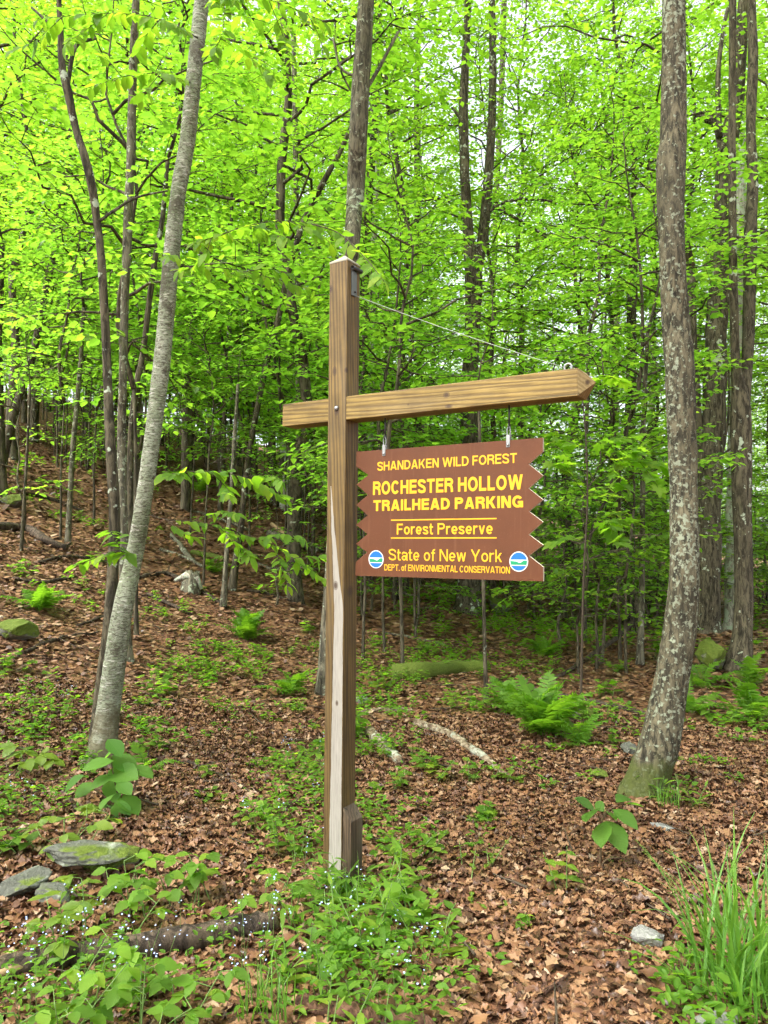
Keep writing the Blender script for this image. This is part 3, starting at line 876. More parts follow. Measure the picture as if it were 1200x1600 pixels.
def trunk_mesh(rng, P, R, mat, sides=12, rough=.06, seg=.16, flare=0.25, name='trunk', relief=None):
    """bark tube through P (world, root first) with radii R, relative to P[0]; footing runs below the ground"""
    P = np.asarray(P, float); o = P[0].copy()
    A = np.column_stack([P - o, R])
    d = unit(A[1, :3] - A[0, :3])
    n = int(max(6, min(260, np.linalg.norm(np.diff(A[:, :3], axis=0), axis=1).sum() / seg)))
    A = resample(A, n)
    foot = A[0].copy(); foot[:3] -= d * .30; foot[3] *= 1 + flare * 1.3
    A[0, 3] *= 1 + flare
    if n > 8: A[1, 3] *= 1 + flare * .35
    A = np.vstack([foot, A])
    V, Q, T = tube(A[:, :3], A[:, 3], sides, rough, rng)
    if relief:
        C = np.repeat(A[:, :3], sides, axis=0); k = len(C); D = V[:k] - C; n_ = unit(D); rr = np.linalg.norm(D, axis=1)[:, None]
        S = V[:k] * relief[0]
        h = .6 * (1 - 2 * np.abs(vnoise(S, 3))) + .4 * vnoise(S * 2.1, 4) + .5 * vnoise(V[:k] * 3.0, 5)
        z = V[:k, 2]; th = np.arctan2(D[:, 1], D[:, 0])
        root = .55 * np.exp(-np.maximum(z, 0) / .13) * (.35 + .65 * np.cos(2.5 * th + 1.0) ** 2) * relief[2]
        V[:k] += n_ * (relief[1] * h + root * rr[:, 0])[:, None]
    mb = MB(); mb.add(V, Q, T)
    return mb.mesh(name, [mat]), o

TREE_N = [0]
def tree(name, label, cat, spec, mat, crown=None, d=None, top=None, sides=14, rough=.06, limbs=(), group=None, cs=1.0, seg=.16, flare=.25, crown_at=None, sway=.10, relief=None):
    """a tree whose stem passes the given sight points (u, v, width px); the foot stands on the terrain"""
    TREE_N[0] += 1
    rng = np.random.default_rng(1000 + TREE_N[0])
    u, v, w = spec[0]
    if d is None:
        g = gnd(u, v); d = g[1]
    P, R = [], []
    for i, (u, v, w) in enumerate(spec):
        p = at(u, v, d + (rng.normal(0, sway) if i else 0)); P.append(p); R.append(w * p[1] / 2400)
    zg = float(terrain(P[0][0], P[0][1]))
    if P[0][2] > zg + .05:                                   # the foot is hidden in the photograph: run the stem down to the ground
        dirn = unit(P[0] - P[min(2, len(P) - 1)]); dirn[1] *= .3
        k = (P[0][2] - zg) / max(.3, -dirn[2]); f = P[0] + dirn * k; f[2] = float(terrain(f[0], f[1]))
        P.insert(0, f); R.insert(0, R[0] * 1.15)
    else: P[0][2] = zg
    if top and top > P[-1][2] + .5:
        a = unit(P[-1] - P[-3]) if len(P) > 2 else unit(P[-1] - P[-2])
        r = R[-1]; p = P[-1]
        for k in range(3):
            a = unit(a + np.array([0, 0, .35])); h = (top - P[-1][2]) / (3 - k)
            p = P[-1] + a * h / max(.4, a[2]); P.append(p); R.append(max(r * (1 - .2 * (k + 1)), .015))
    me, o = trunk_mesh(rng, P, R, mat, sides, rough, seg, flare, 'trunk', relief)
    t = thing(name, label, cat, o, group)
    obj('trunk', me, t)
    for lp in limbs:                                         # limbs as (u, v, width) sight points at about the tree's distance
        Q_ = np.array([at(a, b, d + .12 * k) for k, (a, b, w_) in enumerate(lp)]) - o
        A = resample(np.column_stack([Q_, [w_ * d / 2400 for (_, _, w_) in lp]]), 4 * len(lp))
        mb = MB(); mb.add(*tube(A[:, :3], A[:, 3], 7, .05, rng)); obj('branch', mb.mesh('branch', [mat]), t)
    if crown is not None:
        q = P[-1] - o if crown_at is None else np.array(crown_at) - o
        rz = rng.uniform(0, 6.28)
        for nm, me in (('limbs', crown[0]), ('crown', crown[1])):
            x = obj(nm, me, t, q); x.rotation_euler = (0, 0, rz); x.scale = (cs, cs, cs)
    return t, d

# ------------------------------------------------------------------ trees one can pick out in the photograph
birch, bd = tree('birch_tree', 'leaning pale grey birch with peeling bark, nearest tree on the signpost\'s far side', 'tree',
    [(158, 1195, 44), (168, 1120, 36), (180, 1030, 33), (192, 950, 30), (211, 863, 26), (228, 760, 25), (250, 590, 25), (259, 500, 25), (268, 400, 25), (279, 300, 24), (292, 225, 24), (305, 100, 24), (315, 0, 23)],
    M['birch'], CANOPY[0], top=8.5, sides=64, rough=.02, seg=.035, flare=.15, cs=.8, sway=.03, relief=((14, 14, 42), .0035, .6))
birch['label'] = 'leaning pale grey birch with peeling bark, left of the signpost'
def birch_flakes():
    rng = np.random.default_rng(77)
    me = next(c_ for c_ in birch.children if c_.name.startswith('trunk')).data
    co = np.empty(len(me.vertices) * 3, np.float32); me.vertices.foreach_get('co', co); co = co.reshape(-1, 3)
    no = np.empty(len(me.vertices) * 3, np.float32); me.vertices.foreach_get('normal', no); no = no.reshape(-1, 3)
    ok = np.where((co[:, 2] > .15) & (co[:, 2] < 5.2))[0]
    V, Q = [], []; n = 0
    for i in rng.choice(ok, 1300):
        N = unit(no[i]); side = unit(np.cross((0, 0, 1), N)); up = np.cross(N, side)
        L, h = rng.uniform(.015, .06), rng.uniform(.003, .012); cur = rng.uniform(.15, .7) * (1 if rng.uniform() < .5 else -1)
        for q in np.linspace(0, 1, 5):
            lift = .002 + (q ** 2) * L * abs(cur) * .6
            c_ = co[i] + side * L * q * np.sign(cur) * (1 - .25 * q) + N * lift
            V += [c_ - up * h * (1 - .4 * q), c_ + up * h * (1 - .5 * q)]
        Q += [(n + 2 * a, n + 2 * a + 2, n + 2 * a + 3, n + 2 * a + 1) for a in range(4)]; n += 10
    tag(obj('bark_flakes', np_mesh('bark_flakes', V, Q, None, [M['flake']]), birch), kind='stuff')
birch_flakes()

tree('dark_tree', 'dark bowed stem rising from beside the pale birch\'s foot and curving away from it', 'tree',
     [(148, 1185, 22), (157, 1080, 18), (170, 980, 18), (176, 900, 18), (179, 810, 17), (173, 700, 16), (168, 590, 14), (164, 500, 13), (158, 400, 13), (152, 350, 12), (145, 300, 14), (134, 250, 13), (118, 200, 11), (108, 150, 14), (96, 100, 12), (95, 50, 9), (92, 0, 8)],
     M['bark_dark'], CANOPY[1], d=bd + .12, top=8.5, sides=14, cs=.55, sway=.02,
     limbs=[[(156, 345, 5), (180, 328, 5), (215, 308, 4), (262, 298, 3)], [(104, 145, 7), (118, 73, 7), (150, 60, 5)], [(95, 50, 6), (70, 30, 5), (50, 12, 4)]])
tree('slender_tree', 'straight grey brown stem standing just behind the pale birch', 'tree',
     [(196, 985, 17), (192, 800, 15), (190, 700, 14), (192, 590, 13), (194, 500, 13), (200, 350, 14), (205, 225, 14), (208, 100, 13), (213, 0, 12)], M['bark_grey'], CANOPY[2], d=8.6, top=11, cs=.7)
tree('slender_tree', 'thin dark stem slanting up behind the pale birch', 'tree',
     [(203, 800, 10), (204, 690, 10), (213, 600, 9), (222, 560, 9), (240, 420, 9), (254, 340, 8), (262, 250, 6)], M['bark_dark'], UNDER[0], d=10.5, cs=.9)
tree('leaning_tree', 'dark stem leaning steeply in from the photo\'s far left edge', 'tree',
     [(2, 725, 15), (24, 640, 13), (50, 560, 12), (66, 480, 11), (78, 420, 11), (92, 340, 11), (104, 265, 10), (110, 210, 9), (113, 120, 7)], M['bark_dark'], UNDER[3], cs=1.1)
tree('slender_tree', 'straight dark stem in front of the broken snag, between birch and signpost', 'tree',
     [(461, 862, 14), (465, 800, 12), (468, 733, 11), (467, 575, 10), (465, 450, 9), (462, 250, 9), (459, 75, 8), (458, 0, 7)], M['bark_grey'], CANOPY[3], top=13, cs=.7)
tree('leaning_tree', 'thin dark leaning stem curving up behind the signpost top', 'tree',
     [(372, 850, 11), (377, 815, 10), (386, 733, 9), (396, 668, 9), (416, 570, 9), (430, 520, 9), (446, 445, 9), (466, 370, 9), (480, 335, 10), (505, 285, 9), (530, 240, 8), (545, 205, 6)], M['bark_dark'], UNDER[1], d=13.5, cs=.8)
tree('lichened_tree', 'grey lichened trunk with its foot just behind the signpost', 'tree',
     [(506, 1085, 24), (510, 1000, 22), (518, 900, 22), (530, 700, 24), (542, 500, 25), (550, 380, 25), (555, 300, 29), (560, 200, 29), (566, 100, 28), (573, 0, 25)], M['bark_grey'], CANOPY[0], top=12, sides=16, cs=.75,
     limbs=[[(565, 150, 7), (590, 110, 6), (622, 50, 5)], [(556, 120, 5), (532, 105, 4), (520, 60, 3)]])
tree('dark_tree', 'dark trunk seen right beside the signpost above the arm', 'tree',
     [(562, 880, 15), (566, 690, 13), (570, 500, 12), (572, 400, 12), (584, 200, 12), (592, 50, 10)], M['bark_dark'], CANOPY[1], top=20, cs=1.1)
tree('pale_tree', 'thin pale trunk just behind the dark one beside the signpost', 'tree',
     [(578, 850, 11), (580, 600, 10), (583, 420, 10), (588, 300, 9), (590, 200, 8)], M['bark_pale'], CANOPY[2], d=20, top=16, cs=.8)
tree('slender_tree', 'straight thin dark trunk rising between the signpost and the forked tree', 'tree',
     [(655, 880, 12), (655, 690, 11), (655, 560, 10), (654, 450, 10), (652, 280, 10), (651, 150, 9), (655, 40, 7)], M['bark_dark'], CANOPY[3], top=20, cs=1.1, limbs=[[(652, 215, 4), (630, 190, 3), (612, 175, 2)], [(654, 300, 4), (700, 316, 3), (720, 318, 2)]])
forked, fd = tree('forked_tree', 'dark trunk that forks into two stems behind the arm and sign', 'tree',
     [(732, 900, 34), (733, 690, 28), (735, 590, 26), (738, 500, 25), (741, 430, 27), (733, 380, 19), (730, 345, 17), (726, 250, 15), (724, 170, 15), (729, 60, 12), (731, 0, 11)], M['bark_dark'], CANOPY[0], d=16, top=16, cs=1.0, sides=16, rough=.09, sway=.02,
     limbs=[[(742, 440, 18), (750, 395, 17), (757, 345, 17), (763, 280, 16), (769, 180, 14), (770, 60, 12), (768, -40, 11), (772, -200, 9)],
            [(766, 330, 5), (785, 317, 5), (826, 311, 5), (880, 317, 4), (948, 321, 2)], [(770, 322, 5), (800, 338, 5), (830, 355, 4), (862, 378, 3)], [(724, 190, 7), (712, 175, 5), (706, 168, 3)]])
tree('slender_tree', 'thin dark trunk close beside the forked tree\'s second stem', 'tree',
     [(756, 850, 11), (760, 560, 10), (770, 450, 10), (776, 300, 9), (783, 150, 9), (788, 0, 9)], M['bark_dark'], CANOPY[1], top=22, cs=1.1)
lich, ld = tree('lichened_tree', 'near brown trunk spotted with pale lichen, swept foot, right of the sign', 'tree',
     [(1004, 1240, 62), (1014, 1208, 58), (1031, 1160, 56), (1045, 1090, 52), (1057, 1019, 49), (1063, 977, 48), (1069, 893, 43), (1068, 768, 42), (1061, 575, 43), (1055, 500, 40), (1050, 400, 38), (1048, 260, 43), (1052, 215, 39), (1053, 100, 36), (1053, 0, 35)],
     M['bark_brown'], CANOPY[3], top=8.8, sides=72, rough=.02, seg=.035, flare=.08, cs=.8, sway=.02, relief=((42, 42, 11), .006, .30))
tree('big_tree', 'thick dark trunk furthest back of the cluster beyond the lichen spotted tree', 'tree',
     [(1104, 985, 46), (1106, 940, 36), (1109, 800, 34), (1117, 600, 34), (1124, 430, 30), (1132, 300, 28), (1136, 235, 28), (1150, 150, 24), (1160, 40, 20)], M['bark_dark'], CANOPY[2], d=15, top=17, sides=18, rough=.08,
     limbs=[[(1130, 250, 14), (1124, 205, 14), (1117, 190, 15), (1100, 184, 15), (1086, 176, 9)], [(1124, 215, 9), (1122, 120, 8), (1130, 50, 7), (1140, 0, 6)]])
tree('twin_tree', 'smooth grey brown tree that splits into two tall stems near the photo\'s right edge', 'tree',
     [(1154, 1045, 40), (1160, 985, 29), (1162, 893, 27), (1159, 768, 29), (1157, 640, 30), (1150, 570, 15), (1146, 450, 13), (1144, 300, 12), (1144, 150, 11), (1145, 0, 11)], M['bark_dark'], CANOPY[0], top=11, sides=18, rough=.04, cs=.8, sway=.02,
     limbs=[[(1161, 650, 20), (1168, 570, 18), (1171, 450, 20), (1174, 350, 20), (1176, 290, 18), (1173, 200, 16), (1177, 100, 17), (1174, 0, 15), (1176, -200, 12)], [(1147, 370, 5), (1170, 372, 5), (1200, 360, 4), (1240, 352, 3)]])
tree('dead_snag', 'pale barkless dead trunk behind the twin stemmed tree', 'tree',
     [(1146, 900, 24), (1150, 600, 22), (1155, 400, 19), (1158, 250, 15), (1160, 205, 8)], M['bark_pale'], None, d=17, rough=.08)
for i, (lab, sp_, d_, mt, cr) in enumerate((
    ('slim leaning trunk close past the arm\'s pointed end, over the sign\'s corner', [(880, 880, 11), (884, 800, 10), (890, 690, 10), (903, 600, 9), (915, 500, 8), (925, 400, 7)], None, 'bark_grey', UNDER[2]),
    ('dark trunk below the arm\'s point, first of a pair beyond the sign', [(955, 880, 13), (958, 700, 12), (961, 560, 12), (966, 400, 10)], None, 'bark_dark', CANOPY[1]),
    ('thicker dark trunk of the pair beyond the arm\'s point', [(983, 880, 17), (985, 690, 16), (986, 540, 15), (990, 380, 13)], 20, 'bark_dark', CANOPY[2]),
    ('thin grey trunk half hidden by the lichen spotted tree', [(1014, 900, 12), (1018, 680, 11), (1019, 500, 10), (1022, 300, 9)], None, 'bark_grey', CANOPY[3]),
    ('thin straight sapling stem in the thicket beyond the sign\'s lower corner', [(914, 912, 6), (915, 790, 6), (917, 640, 6), (920, 520, 5)], 13, 'bark_dark', UNDER[4]),
    ('sapling stem rising from the tangled dead branches beyond the sign', [(1001, 992, 10), (1003, 900, 9), (1004, 780, 8), (1006, 640, 7), (1012, 520, 6)], 10.5, 'bark_grey', UNDER[0]),
    ('thin black sapling stem below the sign, rooted by the mossy log', [(760, 1096, 7), (757, 1000, 6), (755, 905, 6), (752, 780, 6), (750, 690, 5), (747, 600, 4)], None, 'bark_dark', SAPL[2]),
    ('slim sapling stem midway between the birch and the signpost', [(344, 800, 8), (351, 650, 7), (358, 520, 7), (361, 430, 6), (362, 300, 5)], None, 'bark_dark', UNDER[3]),
    ('mossy sapling stem on the open bank, low between birch and signpost', [(349, 948, 10), (353, 880, 8), (360, 790, 7), (366, 690, 6), (372, 600, 5)], None, 'bark_grey', SAPL[0]),
    ('thin sapling stem on the bank left of the dark bowed stem', [(106, 850, 9), (114, 700, 8), (124, 590, 7), (131, 480, 6)], None, 'bark_grey', UNDER[1]),
    ('wispy sapling left on the bank above the fallen log', [(33, 860, 5), (38, 780, 5), (43, 690, 4), (47, 600, 4)], None, 'bark_dark', SAPL[1]),
    ('dark trunk high on the bank between leaning stem and bowed stem', [(52, 690, 13), (58, 600, 12), (75, 480, 11), (92, 330, 10)], None, 'bark_dark', CANOPY[0]),
    ('thin upright stem just left of the signpost arm\'s butt end', [(489, 870, 6), (491, 740, 6), (494, 560, 6), (500, 430, 5)], None, 'bark_dark', UNDER[2]),
    )):
    tree('sapling' if 'sapling' in lab else 'slender_tree', lab, 'tree', sp_, M[mt], cr, d=d_, top=(11 if cr in CANOPY else None), sides=10, cs=.85 if cr in CANOPY else .8)

def snag():
    rng = np.random.default_rng(8)
    g = gnd(449, 800); d = g[1]; k = d / 13
    P = [g, at(450, 740, d), at(449, 690, d), at(452, 640, d)]
    t = thing('broken_snag', 'rotten broken off trunk with pale flaking wood under the arm\'s butt end', 'snag', P[0])
    A = resample(np.column_stack([np.array(P) - P[0], [.15 * k, .125 * k, .115 * k, .10 * k]]), 14)
    V, Q, T = tube(np.vstack([A[0, :3] - [0, 0, .3], A[:, :3]]), np.concatenate([[.2], A[:, 3]]), 14, .14, rng)
    V[196:210, 2] += rng.uniform(-.2, .5, 14)               # splintered top
    mb = MB(); mb.add(V, Q, T); obj('trunk', mb.mesh('trunk', [M['bark_pale']]), t)
    mb = MB()
    a = np.linspace(-1, 1, 5)
    for lev in range(6):
        z = .4 + lev * .3
        mb.V.append(np.stack([-.10 + .02 * rng.normal(0, 1, 5), -.13 + .07 * a ** 2 - .02, np.full(5, z)], -1) + np.stack([.12 * a - .05, -.10 + 0 * a, 0 * a], -1)); mb.n += 5
    mb.Q.append(np.array([(r * 5 + i, r * 5 + i + 1, r * 5 + i + 6, r * 5 + i + 5) for r in range(5) for i in range(4)]))
    obj('bark_slab', mb.mesh('bark_slab', [M['bark_dark']]), t)
snag()

# ------------------------------------------------------------------ the wood behind: individual trees, shared meshes
def wood():
    rng = np.random.default_rng(21)
    stems = []
    for k in range(4):
        r = np.random.default_rng(40 + k)
        P = np.stack([np.cumsum(r.normal(0, .05, 6)), np.cumsum(r.normal(0, .05, 6)), np.linspace(0, 6.5, 6)], -1); P -= P[0]
        me, _ = trunk_mesh(r, P, np.linspace(.12, .085, 6), M['bark_far'], 9, .06, .4, .3)
        stems.append((me, P[-1]))
    thin = []
    for k in range(4):
        r = np.random.default_rng(60 + k)
        P = np.stack([np.cumsum(r.normal(0, .018, 5)), np.cumsum(r.normal(0, .018, 5)), np.linspace(0, 2.4, 5)], -1); P -= P[0]
        me, _ = trunk_mesh(r, P, np.linspace(.028, .018, 5), M['bark_far'], 6, .05, .3, .2)
        thin.append((me, P[-1]))
    def where(x, y):
        u = 600 + 1200 * x / y if y > 1 else 9e9
        if y < 2 or abs(u - 600) > 900: return ', standing around the viewpoint'
        z_ = ('left of the leaning birch' if u < 200 else 'between birch and signpost' if u < 500 else 'behind signpost and sign' if u < 850 else 'between sign and lichened trunk' if u < 1040 else 'beyond the lichened trunk')
        return ', ' + z_ + (', nearest row' if y < 14 else ', middle rows' if y < 26 else ', back rows')
    def plant(kind, x, y, sc, stem, crown, name, label, group, sz=1.0):
        u = 600 + 1200 * x / max(y, .1)
        if kind in 'us' and y > 2 and any(a < u < b and y < d_ for a, b, d_ in ((1000, 1300, 15.5), (650, 850, 16), (350, 540, 12.5), (560, 900, 9.0), (-200, 90, 10.5))): return
        z = float(terrain(x, y))
        t = thing(name, label + where(x, y), 'tree', (x, y, z), group, rng.uniform(0, 6.28))
        t.scale = (sc, sc, sc)
        a = obj('trunk', stem[0], t); a.scale = (1, 1, sz)
        q = Vector(stem[1]); q.z *= sz
        rz = rng.uniform(0, 6.28)
        for nm, me in (('limbs', crown[0]), ('crown', crown[1])):
            x_ = obj(nm, me, t, q); x_.rotation_euler = (0, 0, rz)
    placed = [np.array([-.19, 3.7])]
    def spot(d0, d1, mind, k, edge):
        for _ in range(200):
            y = math.sqrt(rng.uniform(d0 ** 2, d1 ** 2)); x = rng.uniform(-1, 1) * (k * y + edge)
            if all(np.hypot(*(np.array([x, y]) - q)) > mind for q in placed):
                placed.append(np.array([x, y])); return x, y
        return None
    for i in range(48):
        q = spot(13, 34, 2.0, .58, 3)
        if q: plant('c', *q, rng.uniform(.75, 1.2), stems[i % 4], CANOPY[i % 4], 'forest_tree', 'tall slim dark trunked tree', 'tall trees of the wood behind', rng.uniform(.55, 1.1))
    for i in range(32):
        q = spot(34, 62, 2.6, .56, 3)
        if q: plant('c', *q, rng.uniform(.9, 1.4), stems[i % 4], CANOPY[i % 4], 'distant_tree', 'faint far tree', 'far trees deep in the wood', rng.uniform(.3, .9))
    for i in range(130):
        q = spot(9.5, 42, 1.2, .56, 1)
        if q is None: continue
        hill = q[0] < -.03 * q[1]
        if hill and q[1] < 13 and rng.uniform() < .6: continue
        plant('u', *q, rng.uniform(.7, 1.15), thin[i % 4], UNDER[i % 5], 'understory_tree', 'slender young tree in flat leafy layers', 'young leafy trees under the canopy', rng.uniform(.8, 1.3) if hill else rng.uniform(.15, .8))
    for i in range(95):
        y = rng.uniform(22, 62); x = y * rng.uniform(-.6, -.02)
        plant('u', x, y, (.8 + y / 60) * rng.uniform(.8, 1.2), thin[i % 4], UNDER[i % 5], 'understory_tree', 'slender young tree in flat leafy layers', 'young leafy trees under the canopy', rng.uniform(.7, 1.1) if y < 32 else rng.uniform(.15, .6))
    for i in range(30):
        y = rng.uniform(42, 66); x = y * rng.uniform(-.1, .6)
        plant('u', x, y, rng.uniform(1.2, 1.8), thin[i % 4], UNDER[i % 5], 'understory_tree', 'slender young tree in flat leafy layers', 'young leafy trees under the canopy', rng.uniform(.1, .4))
    for i, (x, y) in enumerate(((-7.5, 3.2), (8.0, 4.5))):  # trees added beside the camera, out of view, to cut open-sky light
        plant('c', x, y, rng.uniform(.9, 1.1), stems[i % 4], CANOPY[i % 4], 'forest_tree', 'tall slim dark trunked tree', 'tall trees of the wood behind', .9)
    for i in range(26):
        y = rng.uniform(9.5, 15); x = y * rng.uniform(-.5, .5)
        hill = x < 0
        plant('u', x, y, rng.uniform(.7, 1.0), thin[i % 4], UNDER[i % 5], 'understory_tree', 'slender young tree in flat leafy layers', 'young leafy trees under the canopy', rng.uniform(.85, 1.2) if hill else rng.uniform(.6, 1.0))
    for i in range(34):
        y = rng.uniform(52, 88); x = y * rng.uniform(-.62, .02)
        plant('u', x, y, rng.uniform(1.8, 2.6), thin[i % 4], UNDER[i % 5], 'understory_tree', 'slender young tree in flat leafy layers', 'young leafy trees under the canopy', rng.uniform(.1, .4))
    for i in range(40):
        y = rng.uniform(13, 27); x = y * rng.uniform(-.02, .5)
        plant('s', x, y, rng.uniform(.9, 1.7), thin[i % 4], SAPL[i % 4], 'leafy_sapling', 'low leafy green sapling', 'low saplings of the wood', rng.uniform(.1, .45))
    for i in range(90):
        q = spot(10, 28, .7, .56, 0)
        if q is None: continue
        if q[0] < -.05 * q[1] and rng.uniform() < .75: continue
        plant('s', *q, rng.uniform(.7, 1.3), (thin[i % 4][0], thin[i % 4][1]), SAPL[i % 4], 'leafy_sapling', 'low leafy green sapling', 'low saplings of the wood', rng.uniform(.08, .3))
wood()
#==PLANTS==
# ------------------------------------------------------------------ leaves, fronds and blades shared by the plants
def leaf_mesh(name, mat, w=.30, peak=.42, rows=8, fold=.18, droop=.22, teeth=0.0, heart=0.0):
    V, Q = [], []
    for i in range(rows + 1):
        t = i / rows
        p = t ** (math.log(.5) / math.log(peak))
        hw = w * math.sin(PI * p) ** .85 if 0 < t < 1 else .004
        if teeth and 0 < i < rows: hw *= 1 + teeth * (1 if i % 2 else -1)
        y = t - (heart * (1 - t) ** 6)
        z = -droop * t * t
        V += [(-hw, y - heart * .8 * (1 - t) ** 5, z + fold * hw), (0, t, z), (hw, y - heart * .8 * (1 - t) ** 5, z + fold * hw)]
        if i: b = 3 * (i - 1); Q += [(b, b + 1, b + 4, b + 3), (b + 1, b + 2, b + 5, b + 4)]
    return np_mesh(name, V, Q, None, [mat])

def maple_mesh(name, mat):
    pts = [(-.06, 0), (-.34, -.10), (-.30, .12), (-.58, .28), (-.38, .38), (-.50, .66), (-.22, .58), (-.16, .74), (0, 1.0), (.16, .74), (.22, .58), (.50, .66), (.38, .38), (.58, .28), (.30, .12), (.34, -.10), (.06, 0)]
    V = [(0, .34, 0)] + [(x, y, -.22 * y * y + .10 * abs(x)) for x, y in pts]
    T = [(0, i + 1, i) for i in range(1, len(pts))]
    return np_mesh(name, V, None, T, [mat])

LEAF = {
    'beech': [leaf_mesh('leaf', M['nearleaf'], .27, .45, 8, .15, dr, .05) for dr in (.12, .28, .45)],
    'broad': [leaf_mesh('leaf', M['bigleaf'], .38, .44, 9, .22, dr, .035, .08) for dr in (.10, .22, .36)],
    'bramble': [leaf_mesh('leaf', M['nearleaf'], .36, .40, 9, .16, dr, .09) for dr in (.10, .24, .36)],
    'lime': [leaf_mesh('leaf', M['lime'], .33, .42, 7, .14, dr, .05) for dr in (.10, .25)],
    'lance': [leaf_mesh('leaf', M['nearleaf'], .13, .38, 7, .2, dr) for dr in (.15, .40, .7)],
    'maple': [maple_mesh('leaf', M['nearleaf'])],
}

def frame(pos, Y, Z, s):
    Y = Vector(unit(Y)); X = Y.cross(Vector(Z)); X.normalize(); Zz = X.cross(Y)
    return Matrix(((X.x * s, Y.x * s, Zz.x * s, pos[0]), (X.y * s, Y.y * s, Zz.y * s, pos[1]), (X.z * s, Y.z * s, Zz.z * s, pos[2]), (0, 0, 0, 1)))

def put_leaf(parent, kind, pos, Y, Z, s, rng):
    ms = LEAF[kind]
    return obj('leaf', ms[int(rng.integers(len(ms)))], parent, matrix=frame(pos, Y, Z, s))

def stem_obj(parent, P, r0, r1, mat, name='stem'):
    A = resample(P, max(4, 3 * len(P))); mb = MB()
    mb.add(*tube(A, np.linspace(r0, r1, len(A)), 6)); return obj(name, mb.mesh(name, [mat]), parent)

PN = [500]
def herb(name, label, u, v, h, stems, kind, size, style='pairs', spread=.5, mat=None, group=None, gap=.07, cat='plant', loc=None):
    PN[0] += 1; rng = np.random.default_rng(PN[0])
    g = gnd(u, v) if loc is None else np.array(loc, float)
    t = thing(name, label, cat, g, group)
    mat = mat or M['stem_green']
    for k in range(stems):
        a = rng.uniform(0, 6.28); lean = rng.uniform(.15, 1) * spread; hh = h * rng.uniform(.65, 1.1)
        d0 = np.array([math.cos(a) * lean, math.sin(a) * lean, 1.0])
        b0 = np.array([rng.normal(0, .03 * stems ** .5), rng.normal(0, .03 * stems ** .5), 0]); b0[2] = float(terrain(g[0] + b0[0], g[1] + b0[1])) - g[2] - .02
        q = np.linspace(0, 1, 5)
        P = b0 + np.outer(q * hh, d0 / np.linalg.norm(d0)) + np.outer(q ** 2 * hh * .25 * lean, (math.cos(a), math.sin(a), -.5))
        stem_obj(t, P, .0035, .0015, mat)
        top = unit(P[-1] - P[-2])
        def along(s):
            kk = s * 4; i = min(int(kk), 3); return P[i] + (P[i + 1] - P[i]) * (kk - i)
        if style == 'pairs':
            n = max(2, int(hh / gap))
            for j in range(n):
                s_ = .25 + .75 * (j + .5) / n; b = rng.uniform(0, 3.14) + j * 1.57
                for sg in (0, PI):
                    Y = np.array([math.cos(b + sg), math.sin(b + sg), rng.uniform(-.1, .45)])
                    put_leaf(t, kind, along(s_), Y, (rng.normal(0, .2), rng.normal(0, .2), 1), size * rng.uniform(.7, 1.1) * (1 - .35 * s_), rng)
        elif style == 'spiral':
            n = max(4, int(hh / gap * 2))
            for j in range(n):
                s_ = .15 + .85 * (j + .5) / n; b = j * 2.4
                Y = np.array([math.cos(b), math.sin(b), rng.uniform(.1, .8)])
                put_leaf(t, kind, along(s_), Y, (0, 0, 1), size * rng.uniform(.7, 1.1) * (1.1 - .55 * s_), rng)
        else:                                               # three leaflets on each stalk
            n = max(2, int(hh / gap))
            for j in range(n):
                s_ = .35 + .65 * (j + 1) / n; b = a + j * 2.4 + rng.normal(0, .4)
                st = np.array([math.cos(b), math.sin(b), .35]); L = size * rng.uniform(.5, 1.0)
                e = along(s_) + st * L
                stem_obj(t, np.array([along(s_), along(s_) + st * L * .5, e]), .0018, .0012, mat, 'leaf_stalk')
                for off, sc in ((0, 1.1), (1.25, .9), (-1.25, .9)):
                    Y = np.array([math.cos(b + off), math.sin(b + off), rng.uniform(-.35, .1)])
                    put_leaf(t, kind, e, Y, (rng.normal(0, .18), rng.normal(-.15, .18), 1), size * sc * rng.uniform(.85, 1.15), rng)
    return t

def spray(parent, origin, pts, kind, size, rng, mat=None, gap=.045, twigs=(), r0=.005, hang=.5, d=5.0, wob=.06, d0=None):
    """a leafy branch of a tree: wood through the sight points with leaves set on both sides; sub-parts are leaves"""
    W = np.array([at(u, v, d0 if (d0 and k == 0) else d + wob * k) for k, (u, v) in enumerate(pts)]) - origin
    br = stem_obj(parent, W, r0, .0015, mat or M['twig'], 'branch')
    gap *= .72
    runs = [W] + [np.array([at(u, v, d + rng.normal(0, .15)) for (u, v) in tw]) - origin for tw in twigs]
    for tw in runs[1:]:
        A = resample(tw, 8)
        mb = MB(); mb.add(*tube(A, np.linspace(.0025, .001, 8), 4)); obj('twig', mb.mesh('twig', [mat or M['twig']]), br)
    for tw in runs:
        A = resample(tw, 24); L = np.concatenate([[0], np.cumsum(np.linalg.norm(np.diff(A, axis=0), axis=1))])
        n = max(3, int(L[-1] / gap))
        for j in range(n):
            s_ = (.2 + .8 * (j + .6) / n) * L[-1]
            p = np.array([np.interp(s_, L, A[:, k]) for k in range(3)])
            i = min(np.searchsorted(L, s_), 23); dd = unit(A[i] - A[i - 1])
            side = unit(np.cross((0, 0, 1), dd)) * (1 if j % 2 else -1)
            Y = dd * .6 + side * .75 + rng.normal(0, .3, 3) + np.array([0, 0, -hang * rng.uniform(.1, 1.1)])
            put_leaf(br, kind, p, Y, (rng.normal(0, .3), rng.normal(-.25, .3), 1), size * rng.uniform(.65, 1.15), rng)
    return br

